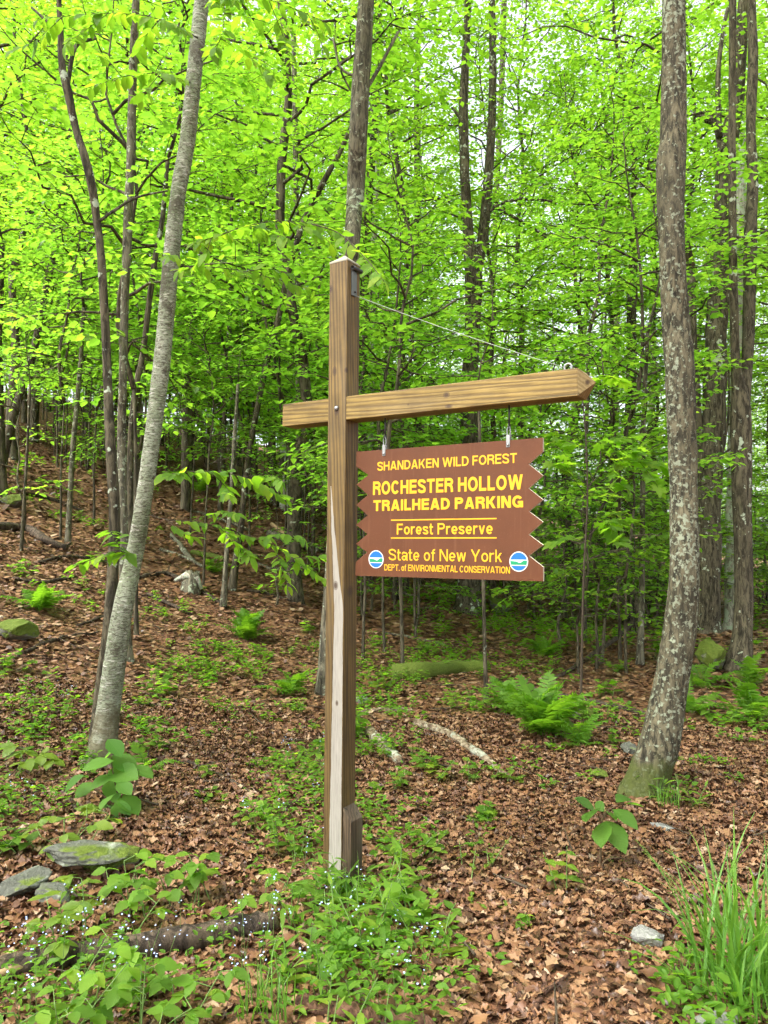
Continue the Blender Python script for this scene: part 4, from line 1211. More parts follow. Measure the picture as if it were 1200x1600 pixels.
# leafy twigs of the near trees
rng = np.random.default_rng(91)
bo = np.array(birch.location)
spray(birch, bo, [(232, 748), (290, 738), (345, 738), (400, 752), (450, 782)], 'beech', .105, rng, twigs=[[(330, 738), (352, 760), (360, 775)], [(380, 745), (420, 742), (440, 752)]], d=4.9, d0=bd, hang=.75, gap=.036)
spray(birch, bo, [(214, 872), (190, 862), (160, 868), (118, 884)], 'beech', .11, rng, twigs=[[(190, 862), (180, 842), (170, 828)]], d=5.0, d0=bd, gap=.05)
spray(birch, bo, [(222, 800), (260, 812), (320, 818), (380, 835), (440, 858), (505, 905)], 'beech', .095, rng,
      twigs=[[(300, 815), (340, 800), (372, 802)], [(340, 822), (370, 850), (392, 872)], [(400, 842), (440, 834), (478, 842)], [(430, 855), (440, 885), (450, 918)], [(460, 872), (495, 870), (520, 880)], [(260, 812), (285, 832), (310, 842)]], d=5.3, d0=bd, gap=.042)
spray(birch, bo, [(283, 385), (330, 372), (390, 352), (450, 345), (505, 352), (538, 362)], 'beech', .095, rng,
      twigs=[[(330, 372), (320, 400), (300, 420)], [(390, 352), (420, 362), (450, 372)], [(450, 345), (490, 362), (520, 382)]], d=4.7, d0=bd, gap=.036, hang=.6)
spray(birch, bo, [(272, 425), (300, 418), (360, 420), (430, 436), (498, 456)], 'beech', .085, rng, twigs=[[(300, 418), (275, 402), (262, 398)], [(380, 425), (420, 420), (450, 428)]], d=4.8, d0=bd, gap=.045, hang=.6)
spray(birch, bo, [(470, 346), (525, 362), (560, 392), (585, 420), (600, 440)], 'beech', .10, rng, d=4.95, gap=.06, hang=.5, wob=-.25)
for (pts, tw, dd) in (([(318, 95), (345, 60), (350, 20), (352, -30)], [[(345, 60), (390, 90), (430, 120)], [(350, 20), (400, 30), (460, 50)]], 4.6),
                      ([(300, 130), (250, 115), (190, 120), (130, 140)], [[(250, 115), (230, 140), (215, 160)], [(190, 120), (165, 90), (140, 70)]], 4.7),
                      ([(310, 60), (250, 30), (170, 20), (60, 30)], [[(250, 30), (225, 60), (210, 85)], [(170, 20), (130, 50), (100, 70)], [(100, 24), (60, 60), (20, 80)]], 4.4),
                      ([(315, 10), (380, -10), (450, 10), (520, 40)], [[(420, 0), (440, 50), (450, 85)], [(480, 20), (500, 60), (505, 90)]], 4.3)):
    spray(birch, bo, pts, 'beech', .095, rng, twigs=tw, d=dd, d0=bd, gap=.042, hang=.7)

def maple_sapling():
    rng = np.random.default_rng(93); d = 7.4
    f = at(905, 1010, d); f[2] = float(terrain(f[0], f[1]))
    t = thing('maple_sapling', 'maple sapling spreading flat tiers of lobed leaves between sign and lichened tree', 'tree', f)
    o = f
    P = np.array([f, at(912, 900, d), at(918, 780, d), at(915, 680, d), at(908, 600, d)]) - o; P[0][2] -= .1
    stem_obj(t, P, .014, .005, M['twig'], 'trunk')
    for pts, tw in (([(918, 780), (890, 740), (862, 722)], [[(890, 740), (880, 720), (876, 706)]]),
                    ([(917, 760), (960, 728), (1010, 722), (1072, 738)], [[(960, 728), (980, 710), (1000, 700)], [(1000, 722), (1020, 748), (1030, 765)], [(960, 728), (965, 750), (985, 768)]]),
                    ([(915, 690), (950, 690), (1000, 680)], [[(950, 690), (960, 705), (975, 715)]]),
                    ([(914, 700), (890, 690), (868, 690)], []),
                    ([(916, 840), (950, 815), (1000, 818)], [[(950, 815), (960, 835), (970, 850)]]), ([(916, 850), (890, 840), (866, 850)], []),
                    ([(910, 620), (890, 600), (860, 598)], []), ([(908, 605), (940, 588), (975, 596)], [])):
        spray(t, o, pts, 'maple', .15, rng, twigs=tw, d=d, gap=.06, hang=.12, wob=.10)
maple_sapling()

# ------------------------------------------------------------------ broad leaved seedlings, leaf by leaf
def broad(name, label, u, v, d, stems, leaves, seed, kind='broad'):
    rng = np.random.default_rng(seed)
    f = at(u, v, d); f[2] = float(terrain(f[0], f[1]))
    t = thing(name, label, 'plant', f)
    for st in stems:
        P = np.array([f] + [at(a, b, d + dd) for a, b, dd in st]) - f; P[0][2] -= .02
        stem_obj(t, P, .006, .002, M['stem_brown'])
    for (a, b, c_, e, tilt) in leaves:
        dd = rng.normal(0, .07); p = at(a, b, d + dd); q = at(c_, e, d + dd - .02 + tilt)
        L = np.linalg.norm(q - p) * 1.0
        put_leaf(t, kind, p - f, q - p, (rng.normal(0, .35), -.40 + rng.normal(0, .3), .9), L, rng)
    return t
broad('broadleaf_seedling', 'seedling with big round heart shaped leaves at the pale birch\'s foot', 188, 1300, 4.55,
      [[(186, 1250, 0), (176, 1205, 0), (173, 1165, 0)], [(180, 1260, 0), (150, 1235, 0), (118, 1222, 0)], [(188, 1250, 0), (205, 1215, 0), (216, 1202, 0)]],
      [(172, 1190, 127, 1201, -.05), (158, 1195, 175, 1166, 0), (171, 1158, 191, 1180, -.05), (177, 1184, 214, 1202, -.05), (175, 1205, 214, 1214, -.08), (172, 1213, 141, 1231, -.06), (144, 1226, 116, 1243, -.05), (127, 1214, 96, 1234, 0),
       (172, 1222, 180, 1248, -.1), (188, 1254, 190, 1287, -.1), (190, 1246, 217, 1270, -.08), (177, 1243, 150, 1264, -.08), (214, 1200, 240, 1214, 0), (186, 1225, 205, 1240, -.05), (170, 1255, 160, 1280, -.1)], 31)
broad('broadleaf_seedling', 'drooping seedling with large round leaves on the litter before the lichened trunk', 937, 1362, 4.05,
      [[(938, 1320, 0), (941, 1285, 0), (944, 1268, 0)], [(940, 1290, 0), (925, 1265, 0)], [(942, 1280, 0), (962, 1266, .02)], [(943, 1275, 0), (975, 1255, .03)], [(945, 1345, 0), (965, 1340, .02), (992, 1345, .02)]],
      [(926, 1264, 899, 1245, .02), (936, 1264, 913, 1280, -.10), (942, 1266, 930, 1250, .08), (948, 1268, 964, 1280, -.06), (962, 1268, 999, 1290, -.06), (944, 1288, 938, 1322, -.10), (950, 1288, 980, 1328, -.10), (966, 1252, 984, 1238, .08), (980, 1256, 1006, 1258, 0),
       (968, 1342, 952, 1352, -.04), (972, 1346, 976, 1372, -.07), (990, 1345, 1014, 1362, -.04)], 32)

# ------------------------------------------------------------------ ferns
def frond_mesh(seed, n=22, L=1.0, arch=.55):
    r = np.random.default_rng(seed); V, Q = [], []; k = 0
    t = np.linspace(0, 1, n)
    P = np.stack([0 * t, t * (1 - .18 * arch * t), arch * .9 * (t - t ** 2 * .95)], -1)
    for i in range(n - 1):                                    # stalk
        w = .008 * (1 - .7 * t[i])
        V += [P[i] + (-w, 0, 0), P[i] + (w, 0, 0), P[i + 1] + (w, 0, 0), P[i + 1] + (-w, 0, 0)]; Q.append((k, k + 1, k + 2, k + 3)); k += 4
    for i in range(3, n):
        hw = .21 * math.sin(PI * min(1, .16 + .84 * t[i])) ** .8 + .01
        for sg in (-1, 1):
            tip = P[i] + np.array([sg * hw, .05 + .03 * r.normal(), -.05 * hw / .2 + .02 * r.normal()])
            b1, b2 = P[i] + np.array([0, -.017, .002]), P[i] + np.array([0, .017, .002])
            m1, m2 = (b1 * .45 + tip * .55) + np.array([0, -.016, .012]), (b2 * .45 + tip * .55) + np.array([0, .016, .012])
            V += [b1, m1, m2, b2, tip, tip + np.array([0, .004, 0])]; Q += [(k, k + 1, k + 2, k + 3), (k + 1, k + 4, k + 5, k + 2)]; k += 6
    return np_mesh('frond', V, Q, None, [M['fern']], r.uniform(0, 1, len(Q)))
FROND = [frond_mesh(70 + i, arch=a) for i, a in enumerate((.35, .55, .8, 1.0))]
def fern(label, u, v, n, L, seed, up=1.0):
    r = np.random.default_rng(seed); g = gnd(u, v)
    t = thing('fern', label, 'fern', g, 'ferns on the forest floor')
    for i in range(n):
        a = i * 2.4 + r.normal(0, .3); e = r.uniform(.15, 1.15) * up
        Y = (math.cos(a) * math.cos(e), math.sin(a) * math.cos(e), math.sin(e)); Z = (-math.cos(a) * math.sin(e), -math.sin(a) * math.sin(e), math.cos(e))
        obj('frond', FROND[int(r.integers(4))], t, matrix=frame((r.normal(0, .03), r.normal(0, .03), -.01), Y, Z, L * r.uniform(.65, 1.1)))
for a in (('largest bright fern clump, right of the sign\'s thin black sapling', 850, 1150, 26, .62, 1), ('second fern clump low behind the largest fern', 800, 1120, 14, .5, 2),
          ('bushy fern on the open bank between birch and signpost', 385, 1000, 20, .55, 3), ('fern on the bank near the photo\'s left edge', 62, 955, 14, .55, 4),
          ('dark fern against the signpost\'s far side', 455, 1085, 12, .45, 5), ('pale green fern at the photo\'s right edge beyond the lichened trunk', 1172, 1125, 14, .52, 6),
          ('fern tuft at the foot of the twin stemmed tree', 1170, 1072, 10, .5, 7), ('grey green fern in the middle distance below the sign', 850, 1025, 14, .6, 8),
          ('small fern beside the mossy boulder', 1092, 1075, 9, .5, 9), ('lone fern with a frond sticking out beside the heart leaved seedling', 222, 1215, 6, .30, 10),
          ('small fern in front of the largest fern\'s shaded foot', 905, 1165, 10, .35, 11), ('fern below the stacked dead branches on the bank', 330, 895, 9, .5, 12),
          ('fern on the bank beyond the thin mossy sapling', 312, 770, 10, .8, 13), ('fern just behind the lichened trunk\'s foot', 1075, 1115, 9, .42, 14)):
    fern(*a)

# ------------------------------------------------------------------ grass clump
def blade_mesh(bend, w=.011):
    V, Q = [], []
    for i in range(8):
        t = i / 7; hw = w * (1 - t ** 2.2) * (.75 + .5 * math.sin(PI * t)) + .0006
        a = bend * t * t
        y = t * math.sin(a) if a else 0
        yy = sum(math.sin(bend * (j / 7) ** 1.6) for j in range(i)) / 7; zz = sum(math.cos(bend * (j / 7) ** 1.6) for j in range(i)) / 7
        V += [(-hw, yy, zz), (0, yy - .004, zz), (hw, yy, zz)]
        if i: b = 3 * (i - 1); Q += [(b, b + 1, b + 4, b + 3), (b + 1, b + 2, b + 5, b + 4)]
    return np_mesh('blade', V, Q, None, [M['grass']])
BLADE = [blade_mesh(b) for b in (.35, .7, 1.1, 1.6, 2.1)]
def grass(label, u, v, n, h, seed, rad=.12, lean=.35):
    r = np.random.default_rng(seed); g = gnd(u, v)
    t = thing('grass_clump', label, 'grass', g, None)
    for i in range(n):
        a = r.uniform(0, 6.28); rr = rad * math.sqrt(r.uniform()); tl = r.normal(0, lean)
        m = Matrix.Translation((rr * math.cos(a), rr * math.sin(a), -.02)) @ Matrix.Rotation(r.uniform(0, 6.28), 4, 'Z') @ Matrix.Rotation(-abs(tl) * .7, 4, 'X')
        s_ = h * r.uniform(.55, 1.1)
        obj('blade', BLADE[int(r.choice(5, p=(.2, .28, .25, .17, .1)))], t, matrix=m @ Matrix.Diagonal((s_ * r.uniform(.7, 1.2), s_, s_, 1)))
grass('large clump of long arching green grass in the near right corner', 1155, 1555, 85, .62, 61, .17, .45)
grass('smaller tuft of broad grass below the large corner clump', 1185, 1590, 40, .36, 62, .14)
grass('short grass tuft at the photo\'s bottom edge left of the signpost', 420, 1590, 45, .24, 63, .10)
grass('grass tuft growing round the signpost\'s foot', 535, 1420, 26, .24, 64, .09)
grass('short broad grass at the lichened trunk\'s foot', 1043, 1262, 30, .24, 65, .08)
grass('fine grass under the corner clump\'s near side', 1085, 1540, 24, .22, 66, .10)

# ------------------------------------------------------------------ low leafy plants
for a in (
    ('bramble', 'bramble sprig trailing over the lichened rock slab', 112, 1322, .20, 5, 'lime', .085, 'three', .9),
    ('bramble', 'lime green compound leaved sprig at the photo\'s left edge, beside the birch\'s foot', 45, 1215, .20, 4, 'lime', .11, 'three', .8),
    ('bramble', 'lush bramble in front of the rock slab, behind the dark log', 235, 1440, .26, 6, 'bramble', .068, 'three', .7),
    ('bramble', 'bramble between the rock slab and the signpost', 300, 1420, .22, 4, 'bramble', .068, 'three', .7),
    ('bramble', 'bramble arching over the near end of the dark log', 120, 1500, .30, 3, 'lime', .07, 'three', .6),
    ('bramble', 'broad bramble at the bottom edge below the dark log', 235, 1620, .24, 6, 'bramble', .066, 'three', .8),
    ('bramble', 'bramble sprawling in the bottom left of the photo', 120, 1640, .32, 8, 'bramble', .062, 'three', .8),
    ('bramble', 'bramble sprig by the far end of the dark log', 395, 1432, .16, 3, 'bramble', .062, 'three', .8),
    ('herb', 'leafy herb hugging the signpost\'s front', 512, 1412, .24, 8, 'lance', .13, 'spiral', .5),
    ('herb', 'leafy herb just left of the grass round the signpost', 470, 1450, .22, 4, 'lance', .12, 'spiral', .6),
    ('herb', 'tall leafy herb right of the signpost\'s foot board', 600, 1420, .30, 7, 'lance', .14, 'spiral', .5),
    ('herb', 'leafy herb in front of the tall herb right of the signpost', 615, 1480, .28, 7, 'lance', .14, 'spiral', .6),
    ('herb', 'spreading herb in front of the signpost', 540, 1490, .24, 5, 'lance', .13, 'spiral', .7),
    ('herb', 'spreading herb above the near fallen branch', 450, 1530, .24, 7, 'lance', .12, 'spiral', .7),
    ('herb', 'herb at the bottom edge in front of the near fallen branch', 545, 1600, .22, 6, 'lance', .11, 'spiral', .7),
    ('herb', 'broad leaved herb right of the signpost, with wide pale leaves', 665, 1450, .24, 5, 'bramble', .11, 'pairs', .7),
    ('herb', 'low herb beside the wide leaved one right of the signpost', 650, 1400, .18, 5, 'bramble', .08, 'pairs', .7),
    ('seedling', 'three leaved sprig alone on the bare litter in front', 830, 1448, .07, 2, 'bramble', .075, 'pairs', .9),
    ('seedling', 'seedling with a bare stem beside the drooping round leaved one', 893, 1392, .26, 2, 'bramble', .09, 'pairs', .35),
    ('seedling', 'bright bushy seedling on the litter below the sign', 742, 1365, .20, 5, 'lime', .05, 'pairs', .8),
    ('seedling', 'small seedling in front of the bright bushy one', 765, 1412, .10, 3, 'lime', .05, 'pairs', .9),
    ('seedling', 'maple seedling left of the fallen birch branch', 668, 1205, .20, 5, 'maple', .12, 'pairs', .8),
    ('seedling', 'maple seedling below the lower end of the fallen birch branch', 765, 1285, .14, 4, 'maple', .12, 'pairs', .9),
    ('seedling', 'maple seedling beside the short birch log', 600, 1230, .18, 4, 'maple', .11, 'pairs', .9),
    ('seedling', 'leafy seedling right of the signpost, level with its foot board', 640, 1345, .24, 6, 'bramble', .08, 'pairs', .8),
    ('seedling', 'leafy seedling left of the signpost, level with its foot board', 462, 1345, .24, 6, 'bramble', .075, 'pairs', .7),
    ('seedling', 'leafy seedling left of the signpost, behind the nearer one', 430, 1290, .22, 6, 'bramble', .08, 'pairs', .8),
    ('seedling', 'low seedling above the dark stick, between birch and signpost', 335, 1250, .12, 4, 'bramble', .085, 'pairs', .9),
    ('seedling', 'leafy seedling on top of the mossy boulder', 1110, 1025, .28, 8, 'bramble', .16, 'pairs', .9),
    ('seedling', 'leafy shrub between the mossy boulder and lichened trunk', 1030, 1030, .55, 8, 'bramble', .15, 'pairs', .7),
    ('seedling', 'leafy plant by the black sapling\'s foot', 735, 1110, .32, 7, 'bramble', .12, 'pairs', .9),
    ('seedling', 'narrow leaved plant beside the lichened trunk\'s foot', 1050, 1258, .22, 6, 'lance', .13, 'spiral', .6),
    ('seedling', 'wide leaved plant at the photo\'s left edge below the bank', 25, 1330, .22, 5, 'bramble', .10, 'pairs', .9),
    ('seedling', 'small plant in the gap under the rock slab', 108, 1408, .12, 4, 'lance', .11, 'spiral', .9),
    ):
    herb(*a)
for i, (u, v) in enumerate(((590, 1010), (640, 960), (690, 990), (720, 940), (600, 1080), (560, 960), (870, 960), (930, 980), (960, 1050), (1180, 1010), (1150, 960), (560, 1150), (480, 1180), (250, 1090), (40, 900), (150, 880), (420, 930), (520, 940), (660, 1020), (900, 930), (1010, 960), (820, 940), (10, 1050), (940, 1090), (1130, 1130), (480, 990))):
    herb('forest_seedling', 'small leafy green seedling dotted over the litter in the middle distance', u, v, .28, 5, 'bramble', .13, 'pairs', .9, group='seedlings in the middle distance')

rs = np.random.default_rng(404)
for i in range(34):
    herb('forest_seedling', 'small leafy green seedling dotted over the litter in the middle distance', rs.uniform(230, 980), rs.uniform(1000, 1240), rs.uniform(.12, .22), int(rs.integers(2, 5)), ('bramble', 'maple', 'lime')[i % 3], rs.uniform(.07, .10), 'pairs', .9, group='seedlings in the middle distance')

def groundcover():
    r = np.random.default_rng(66)
    pos, Y, Z, S = [], [], [], []
    for (u, v, rx, n, sz, hh) in ((60, 1130, .9, 900, .06, .18), (330, 1035, .7, 500, .06, .16), (310, 1060, .5, 300, .06, .14), (600, 1060, .8, 600, .07, .2), (690, 1030, .9, 600, .07, .2), (20, 1270, .35, 350, .045, .16), (20, 1560, .35, 700, .035, .18),
                                  (110, 1580, .35, 500, .035, .16), (300, 1530, .4, 500, .035, .15), (470, 1250, .35, 420, .04, .18), (460, 1310, .3, 350, .04, .16), (440, 1200, .3, 260, .04, .12), (560, 1530, .3, 450, .045, .15), (620, 1500, .3, 380, .045, .16), (640, 1560, .2, 250, .035, .14),
                                  (530, 1400, .25, 300, .045, .14), (640, 1300, .4, 350, .045, .12), (590, 1170, .4, 260, .05, .12), (560, 1110, .5, 300, .06, .15), (780, 980, 1.6, 700, .1, .3), (900, 1000, 1.5, 700, .1, .3), (640, 930, 2.2, 700, .12, .35), (1000, 940, 2.5, 900, .12, .4), (1160, 980, 1.6, 600, .1, .3),
                                  (950, 1120, .7, 260, .06, .14), (1180, 1150, .5, 250, .06, .14), (1150, 1560, .3, 600, .05, .16), (1100, 1590, .2, 250, .05, .12), (160, 820, 1.5, 260, .1, .2), (300, 700, 2.5, 500, .13, .4), (80, 740, 2.5, 320, .13, .3), (480, 1560, .35, 450, .04, .14), (230, 1130, .4, 160, .05, .1), (420, 1040, .6, 260, .06, .14), (1010, 1210, .3, 120, .05, .1), (840, 1200, .5, 120, .05, .1), (700, 1100, .8, 260, .055, .12), (820, 1050, 1.0, 300, .07, .16), (360, 1120, .6, 260, .045, .1), (300, 960, 1.0, 260, .06, .14), (120, 930, 1.2, 260, .07, .16), (520, 1020, .5, 200, .05, .12), (1120, 1200, .5, 90, .045, .08)):
        if v > 1350: n = int(n * .55)
        g = gnd(u, v)
        nc = max(4, n // 12)
        cx = g[0] + r.normal(0, .5, nc) * rx; cy = g[1] + r.normal(0, .5, nc) * rx * 1.3
        for k in range(nc):
            m = 12; a = r.uniform(0, 6.28, m); h = hh * r.uniform(.2, 1.0, m)
            p = np.stack([cx[k] + .02 * np.cos(a) + r.normal(0, .02, m), cy[k] + .02 * np.sin(a) + r.normal(0, .02, m), h * .8], -1)
            p[:, 2] += terrain(p[:, 0], p[:, 1])
            pos.append(p); Y.append(np.stack([np.cos(a), np.sin(a), r.uniform(-.3, .6, m)], -1)); Z.append(np.array([0, 0, 1]) + r.normal(0, .3, (m, 3))); S.append(sz * r.uniform(.6, 1.2, m))
    pos = np.concatenate(pos)
    me = leaf_cloud('ground_plants', FOLD, pos, np.concatenate(Y), np.concatenate(Z), np.concatenate(S), [M['herb']], r, r.uniform(.5, 1.1, len(pos)))
    tag(obj('ground_plants', me), 'patches of small green ground plants scattered over the brown litter', 'ground plants', None, 'stuff')
    # pale blue flowers on thin stalks
    fl, stk = MB(), MB()
    for (u, v, rx, n) in ((30, 1560, .40, 150), (120, 1585, .35, 110), (210, 1500, .35, 70), (330, 1530, .4, 90), (430, 1500, .35, 70), (540, 1450, .3, 60), (620, 1520, .3, 80), (640, 1580, .2, 50), (480, 1210, .35, 60), (460, 1300, .3, 40), (540, 1380, .15, 24), (60, 1110, .7, 40), (20, 1290, .3, 40), (390, 1540, .3, 50)):
        g = gnd(u, v)
        for _ in range(n // 11):
            x, y = g[0] + r.normal(0, .5) * rx, g[1] + r.normal(0, .5) * rx; z = float(terrain(x, y)); h = r.uniform(.12, .26)
            tx, ty = x + r.normal(0, .04), y + r.normal(0, .04)
            stk.add(*tube([(x, y, z - .01), ((x + tx) / 2, (y + ty) / 2, z + h * .6), (tx, ty, z + h)], [.0016, .0012, .0008], 3, cap=False))
            for _ in range(5):
                c_ = np.array([tx, ty, z + h]) + r.normal(0, .018, 3); N = unit(np.array([r.normal(0, .4), -.4 + r.normal(0, .4), 1])); A = unit(np.cross(N, (1, .2, 0))); B = np.cross(N, A)
                s_ = r.uniform(.003, .005); an = np.linspace(0, 2 * PI, 10, endpoint=False); rr = np.where(np.arange(10) % 2, s_, s_ * .55)
                V = np.vstack([c_, c_ + A * (rr * np.cos(an))[:, None] + B * (rr * np.sin(an))[:, None]])
                fl.add(V, None, [(0, i + 1, (i + 1) % 10 + 1) for i in range(10)])
    o = obj('wildflowers', stk.mesh('wildflower_stems', [M['stem_green']])); tag(o, 'scattered tiny pale blue wildflowers among the low plants', 'wildflowers', None, 'stuff')
    tag(obj('petals', fl.mesh('petals', [M['petal']]), o), kind='stuff')
groundcover()

# ------------------------------------------------------------------ rocks
def rock(label, u, v, size, mat, seed, rot=0, sink=.25, name='rock', loc=None, tilt=0):
    r = np.random.default_rng(seed); g = gnd(u, v) if loc is None else np.array(loc, float)
    bm = bmesh.new(); bmesh.ops.create_icosphere(bm, subdivisions=5, radius=1)
    co = np.array([v_.co[:] for v_ in bm.verts])
    for _ in range(18):                                       # split faces, as broken stone has
        n = unit(r.normal(0, 1, 3) * np.array([1, 1, .8])); c_ = r.uniform(.42, .8)
        dd = co @ n; co -= np.outer(np.maximum(0, dd - c_), n) * .92
    for k in (2, 4, 8):
        co += unit(co) * (.07 / k * np.sin(k * co @ r.normal(0, 1, 3) * 1.3 + r.uniform(0, 6)))[:, None]
    co += unit(co) * (.05 * vnoise(co * 4.0, seed) + .03 * vnoise(co * 9, seed + 1) + .015 * vnoise(co * 22, seed + 2))[:, None]
    co *= np.array(size) / 2
    for v_, p in zip(bm.verts, co): v_.co = p
    me = bpy.data.meshes.new(name); bm.to_mesh(me); bm.free(); me.materials.append(mat)
    for p in me.polygons: p.use_smooth = True
    o = obj(name, me, None, (g[0], g[1], g[2] + size[2] * (.5 - sink)))
    o.rotation_euler = (tilt, r.normal(0, .05), rot)
    return tag(o, label, 'rock')
rock('pale lichened rock slab with a dark hollow beneath, near the photo\'s left edge', 125, 1362, (.52, .36, .12), M['rock_lichen'], 1, .25, -.28, 'flat_rock')
rock('low pointed rock below the slab\'s left end', 48, 1392, (.34, .22, .13), M['rock_lichen'], 2, .4, .2)
rock('small grey rock in front of the slab\'s hollow', 80, 1404, (.26, .18, .10), M['rock_lichen'], 3, -.2, .25)
rock('dark rock carrying the slab at its back', 165, 1352, (.40, .30, .16), M['rock_moss'], 4, .1, .35)
rock('smooth grey stone alone on the litter by the corner grass', 1012, 1476, (.215, .14, .10), M['rock_grey'], 5, -.35, .30, 'stone')
rock('flat grey stone at the bottom edge under the corner grass', 1118, 1602, (.24, .13, .07), M['rock_grey'], 6, .2, .35, 'stone')
rock('square mossy boulder between the lichened trunk and twin stemmed tree', 1110, 1052, (.50, .5, .52), M['rock_moss'], 7, .2, .12, 'boulder')
rock('rounded mossy boulder in the middle distance below the sign', 783, 962, (.75, .7, .6), M['rock_moss'], 8, .3, .18, 'boulder')
rock('mossy rock at the photo\'s left edge on the lower bank', 22, 1000, (.52, .4, .3), M['rock_moss'], 9, .3, .25)
rock('low mossy rock high on the bank at the photo\'s left edge', 22, 792, (.65, .5, .35), M['rock_moss'], 10, .1, .25)
rock('small mossy stone left of the lichened trunk\'s foot', 934, 1215, (.20, .15, .12), M['rock_moss'], 11, .3, .25, 'stone')
rock('small half buried stone right of the lichened trunk\'s foot', 1038, 1296, (.18, .12, .05), M['rock_grey'], 12, -.3, .3, 'stone')
rock('mossy stone behind the largest fern', 915, 1125, (.3, .25, .2), M['rock_moss'], 13, 0, .2, 'stone')
rock('grey stone beside the lichened trunk\'s swept foot', 985, 1180, (.16, .12, .16), M['rock_lichen'], 14, 0, .25, 'stone')
rock('pale stone between signpost and the short birch log', 567, 1100, (.22, .16, .13), M['rock_grey'], 15, 0, .2, 'stone')

# ------------------------------------------------------------------ logs and fallen branches
def log(name, label, pts, mat, seed, lift=.0, sides=12, rough=.08, cat='log', ends=None, forks=()):
    """pts: (u, v, width px) sight points on the ground line"""
    r = np.random.default_rng(seed)
    A = []
    for (u, v, w, *up) in pts:
        g = gnd(u, v); rad = w * g[1] / 2400
        A.append([*(g + np.array([0, 0, rad * .75 + lift + (up[0] if up else 0)])), rad])
    A = np.array(A); o = A[len(A) // 2, :3].copy(); o[2] -= A[len(A) // 2, 3]
    B = resample(A, max(10, 5 * len(A))); B[1:-1, :3] += r.normal(0, .006, (len(B) - 2, 3))
    t = thing(name, label, cat, o)
    mb = MB(); V, Q, T = tube(B[:, :3] - o, B[:, 3], sides, rough, r); mb.add(V, Q, T)
    obj('stem', mb.mesh('stem', [mat]), t)
    if ends:
        p = B[0, :3] - o; dd = unit(B[1, :3] - B[0, :3])
        for k in range(4):
            mb = MB(); q = p + r.normal(0, B[0, 3] * .35, 3)
            mb.add(*tube([q + dd * .12, q + dd * .02, q - dd * r.uniform(.03, .12)], [B[0, 3] * .5, B[0, 3] * .4, .003], 6, .1, r)); obj('splinter', mb.mesh('splinter', [ends]), t)
    for fk in forks:
        P = []
        for (u, v, up) in fk: g = gnd(u, v); P.append(g + np.array([0, 0, up]))
        stem_obj(t, np.array(P) - o, .010, .004, mat, 'side_branch')
    return t
M['rot_wood'] = bark_mat('rotten wood', (.035, .026, .018), (.085, .062, .042), lich=.72, moss=0)
M['pale_wood'] = NT('split wood').done((.36, .25, .13), .7, .2)
M['red_wood'] = bark_mat('wet brown branch', (.06, .030, .018), (.14, .075, .045), lich=.72)
M['birch_log'] = bark_mat('fallen birch bark', (.12, .085, .05), (.27, .225, .15), (.32, .33, .25), .58, 10, 0, 16, 2.5)
log('fallen_log', 'dark rotting log with a pale split end across the near left corner', [(-20, 1535, 34), (60, 1518, 38), (180, 1498, 40), (300, 1478, 38), (380, 1462, 36), (428, 1452, 32)], M['rot_wood'], 1, ends=M['pale_wood'])
log('fallen_branch', 'wet dark branch lying along the bottom edge of the photo', [(462, 1578, 22), (520, 1588, 24), (580, 1600, 24), (650, 1612, 22), (720, 1630, 20)], M['red_wood'], 2)
log('birch_branch', 'pale fallen birch branch slanting down the litter below the sign', [(650, 1135, 14), (690, 1148, 14), (730, 1170, 13), (770, 1198, 11), (800, 1222, 7)], M['birch_log'], 3)
log('birch_log', 'short yellowish birch log just right of the signpost', [(577, 1148, 15), (600, 1172, 16), (625, 1196, 15)], M['birch_log'], 4)
log('mossy_log', 'thick moss covered log lying behind the sign\'s black sapling', [(615, 1062, 26), (660, 1060, 28), (710, 1055, 26), (765, 1050, 20)], M['moss'], 5, sides=14, rough=.10)
log('fallen_branch', 'dark stick on the litter between birch and signpost', [(275, 1192, 6), (310, 1200, 7), (350, 1218, 6), (400, 1244, 4)], M['rot_wood'], 6, cat='branch')
log('fallen_branch', 'brown branch running behind the largest fern to the lichened trunk', [(765, 1068, 8), (830, 1080, 9), (920, 1100, 9), (1000, 1118, 9), (1065, 1138, 8)], M['rot_wood'], 7, cat='branch')
log('fallen_branch', 'thin pale branch crossing just behind the signpost', [(555, 1115, 6), (600, 1112, 7), (645, 1112, 6)], M['birch_log'], 8, cat='branch')
log('dead_branch', 'long bare dead branch propped up through the thicket beyond the sign', [(868, 1062, 6), (920, 1030, 7), (965, 1010, 8, .12), (1000, 985, 9, .35), (1022, 975, 8, .8), (1032, 970, 6, 1.25)], M['rot_wood'], 9, cat='branch',
    forks=[[(965, 1010, .12), (985, 1030, .03)], [(990, 990, .30), (975, 1000, .55), (960, 1000, .75)], [(1000, 985, .35), (1030, 995, .28), (1050, 1005, .1)]])
log('fallen_log', 'grey fallen log on the bank at the photo\'s left edge', [(-10, 828, 15), (40, 832, 16), (70, 848, 14), (105, 862, 12)], M['rot_wood'], 10)
log('fallen_log', 'log end in the heap of dead wood left of the signpost', [(420, 838, 12), (455, 850, 14), (500, 866, 13)], M['bark_grey'], 11)
log('fallen_branch', 'pale barkless branch in the dead wood heap left of the signpost', [(425, 822, 7), (445, 838, 8), (470, 858, 7)], M['pale_wood'], 12, cat='branch')
log('mossy_log', 'green mossy log on the bank between birch and signpost', [(300, 866, 8), (325, 872, 10), (352, 878, 9)], M['moss'], 13)
log('fallen_branch', 'dead branch stacked across the stump on the bank', [(215, 905, 7), (260, 900, 8), (300, 920, 8), (345, 945, 6)], M['rot_wood'], 14, cat='branch', forks=[[(260, 900, .05), (280, 880, .3)], [(300, 920, .05), (335, 925, .2)]])
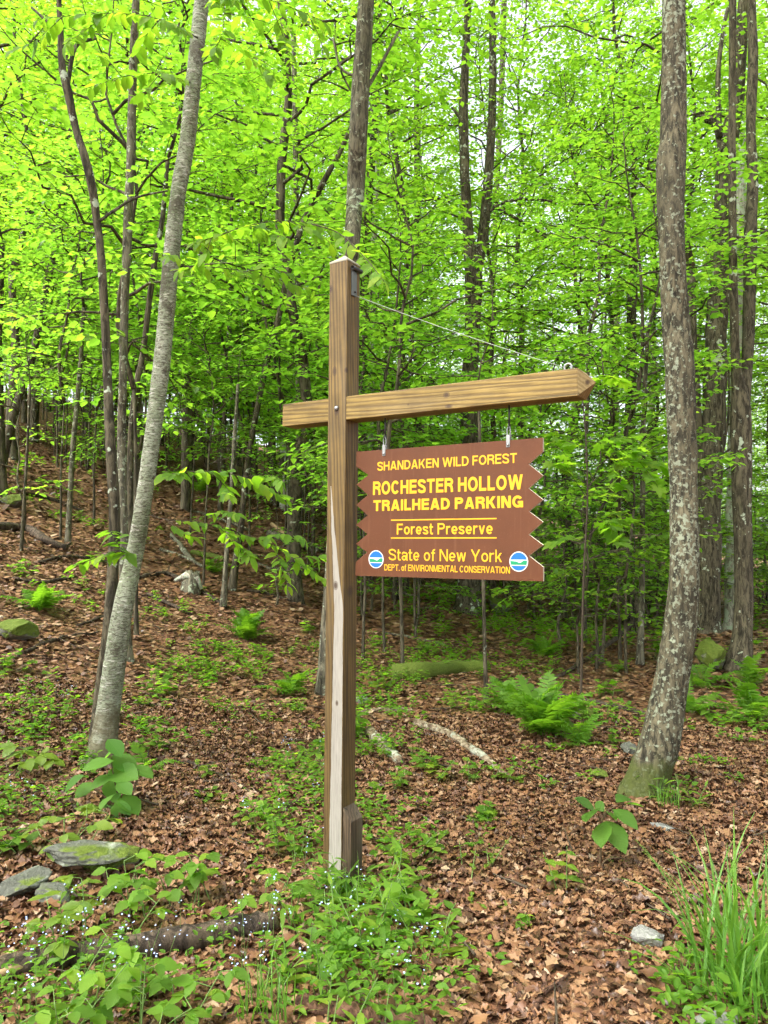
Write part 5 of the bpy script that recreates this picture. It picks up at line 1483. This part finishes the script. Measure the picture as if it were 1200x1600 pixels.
log('fallen_branch', 'grey stick leaning by the stump on the bank', [(268, 838, 6), (285, 860, 8), (302, 880, 7)], M['bark_grey'], 15, cat='branch')
log('fallen_branch', 'thin branch trailing over the litter at the photo\'s left edge', [(0, 1045, 5), (45, 1018, 6), (90, 1000, 6), (150, 990, 4)], M['rot_wood'], 16, cat='branch', forks=[[(90, 1000, .03), (120, 1018, .05), (145, 1020, .03)]])
log('fallen_branch', 'long dark stick across the bank behind the birch', [(60, 880, 5), (110, 872, 6), (165, 880, 6), (215, 900, 5)], M['rot_wood'], 17, cat='branch')
log('fallen_branch', 'short dark stick on the litter left of the signpost\'s middle', [(385, 925, 5), (420, 930, 5), (455, 940, 4)], M['rot_wood'], 18, cat='branch')
log('fallen_branch', 'forked wet twig on the bare litter at the bottom edge', [(850, 1510, 7), (848, 1545, 8), (840, 1575, 9), (830, 1605, 9)], M['red_wood'], 19, cat='branch', forks=[[(850, 1560, .02), (890, 1530, .02)]])
log('fallen_branch', 'dark stick lying at the pale birch\'s foot', [(98, 1235, 8), (112, 1255, 8), (126, 1274, 7)], M['rot_wood'], 20, cat='branch')
for i, pts in enumerate(([(20, 905, 5), (60, 912, 6), (110, 905, 5)], [(250, 860, 5), (285, 872, 6), (320, 888, 5)], [(120, 980, 4), (165, 965, 5), (210, 958, 4)], [(390, 880, 5), (430, 892, 6), (480, 896, 5)], [(230, 930, 5), (262, 945, 6), (300, 962, 4)],
                         [(600, 990, 4), (650, 1000, 5), (700, 1012, 4)], [(820, 985, 5), (870, 978, 6), (930, 985, 5)], [(300, 800, 5), (340, 812, 6), (390, 830, 5)], [(30, 770, 5), (80, 782, 6), (130, 800, 5)])):
    log('dead_stick', 'thin grey brown dead stick lying about on the far litter', [(u + 0, v, w) for u, v, w in pts], M['bark_grey'] if i % 2 else M['rot_wood'], 50 + i, cat='stick')['group'] = 'dead sticks on the litter'
def stump():
    r = np.random.default_rng(4); g = gnd(297, 925)
    t = thing('broken_stump', 'low broken stump with splintered pale wood on the bank', 'stump', g)
    mb = MB(); V, Q, T = tube([(0, 0, -.15), (0, 0, .05), (.01, 0, .18), (.02, .01, .30)], [.20, .16, .14, .12], 14, .15, r)
    V[42:56, 2] += r.uniform(-.1, .15, 14); mb.add(V, Q, T); obj('trunk', mb.mesh('trunk', [M['bark_grey']]), t)
    mb = MB(); mb.add(*tube([(-.25, 0, .18), (-.05, -.05, .26), (.12, -.05, .22), (.2, -.06, .05)], [.03, .07, .06, .03], 8, .15, r)); obj('split_slab', mb.mesh('split_slab', [M['bark_pale']]), t)
stump()
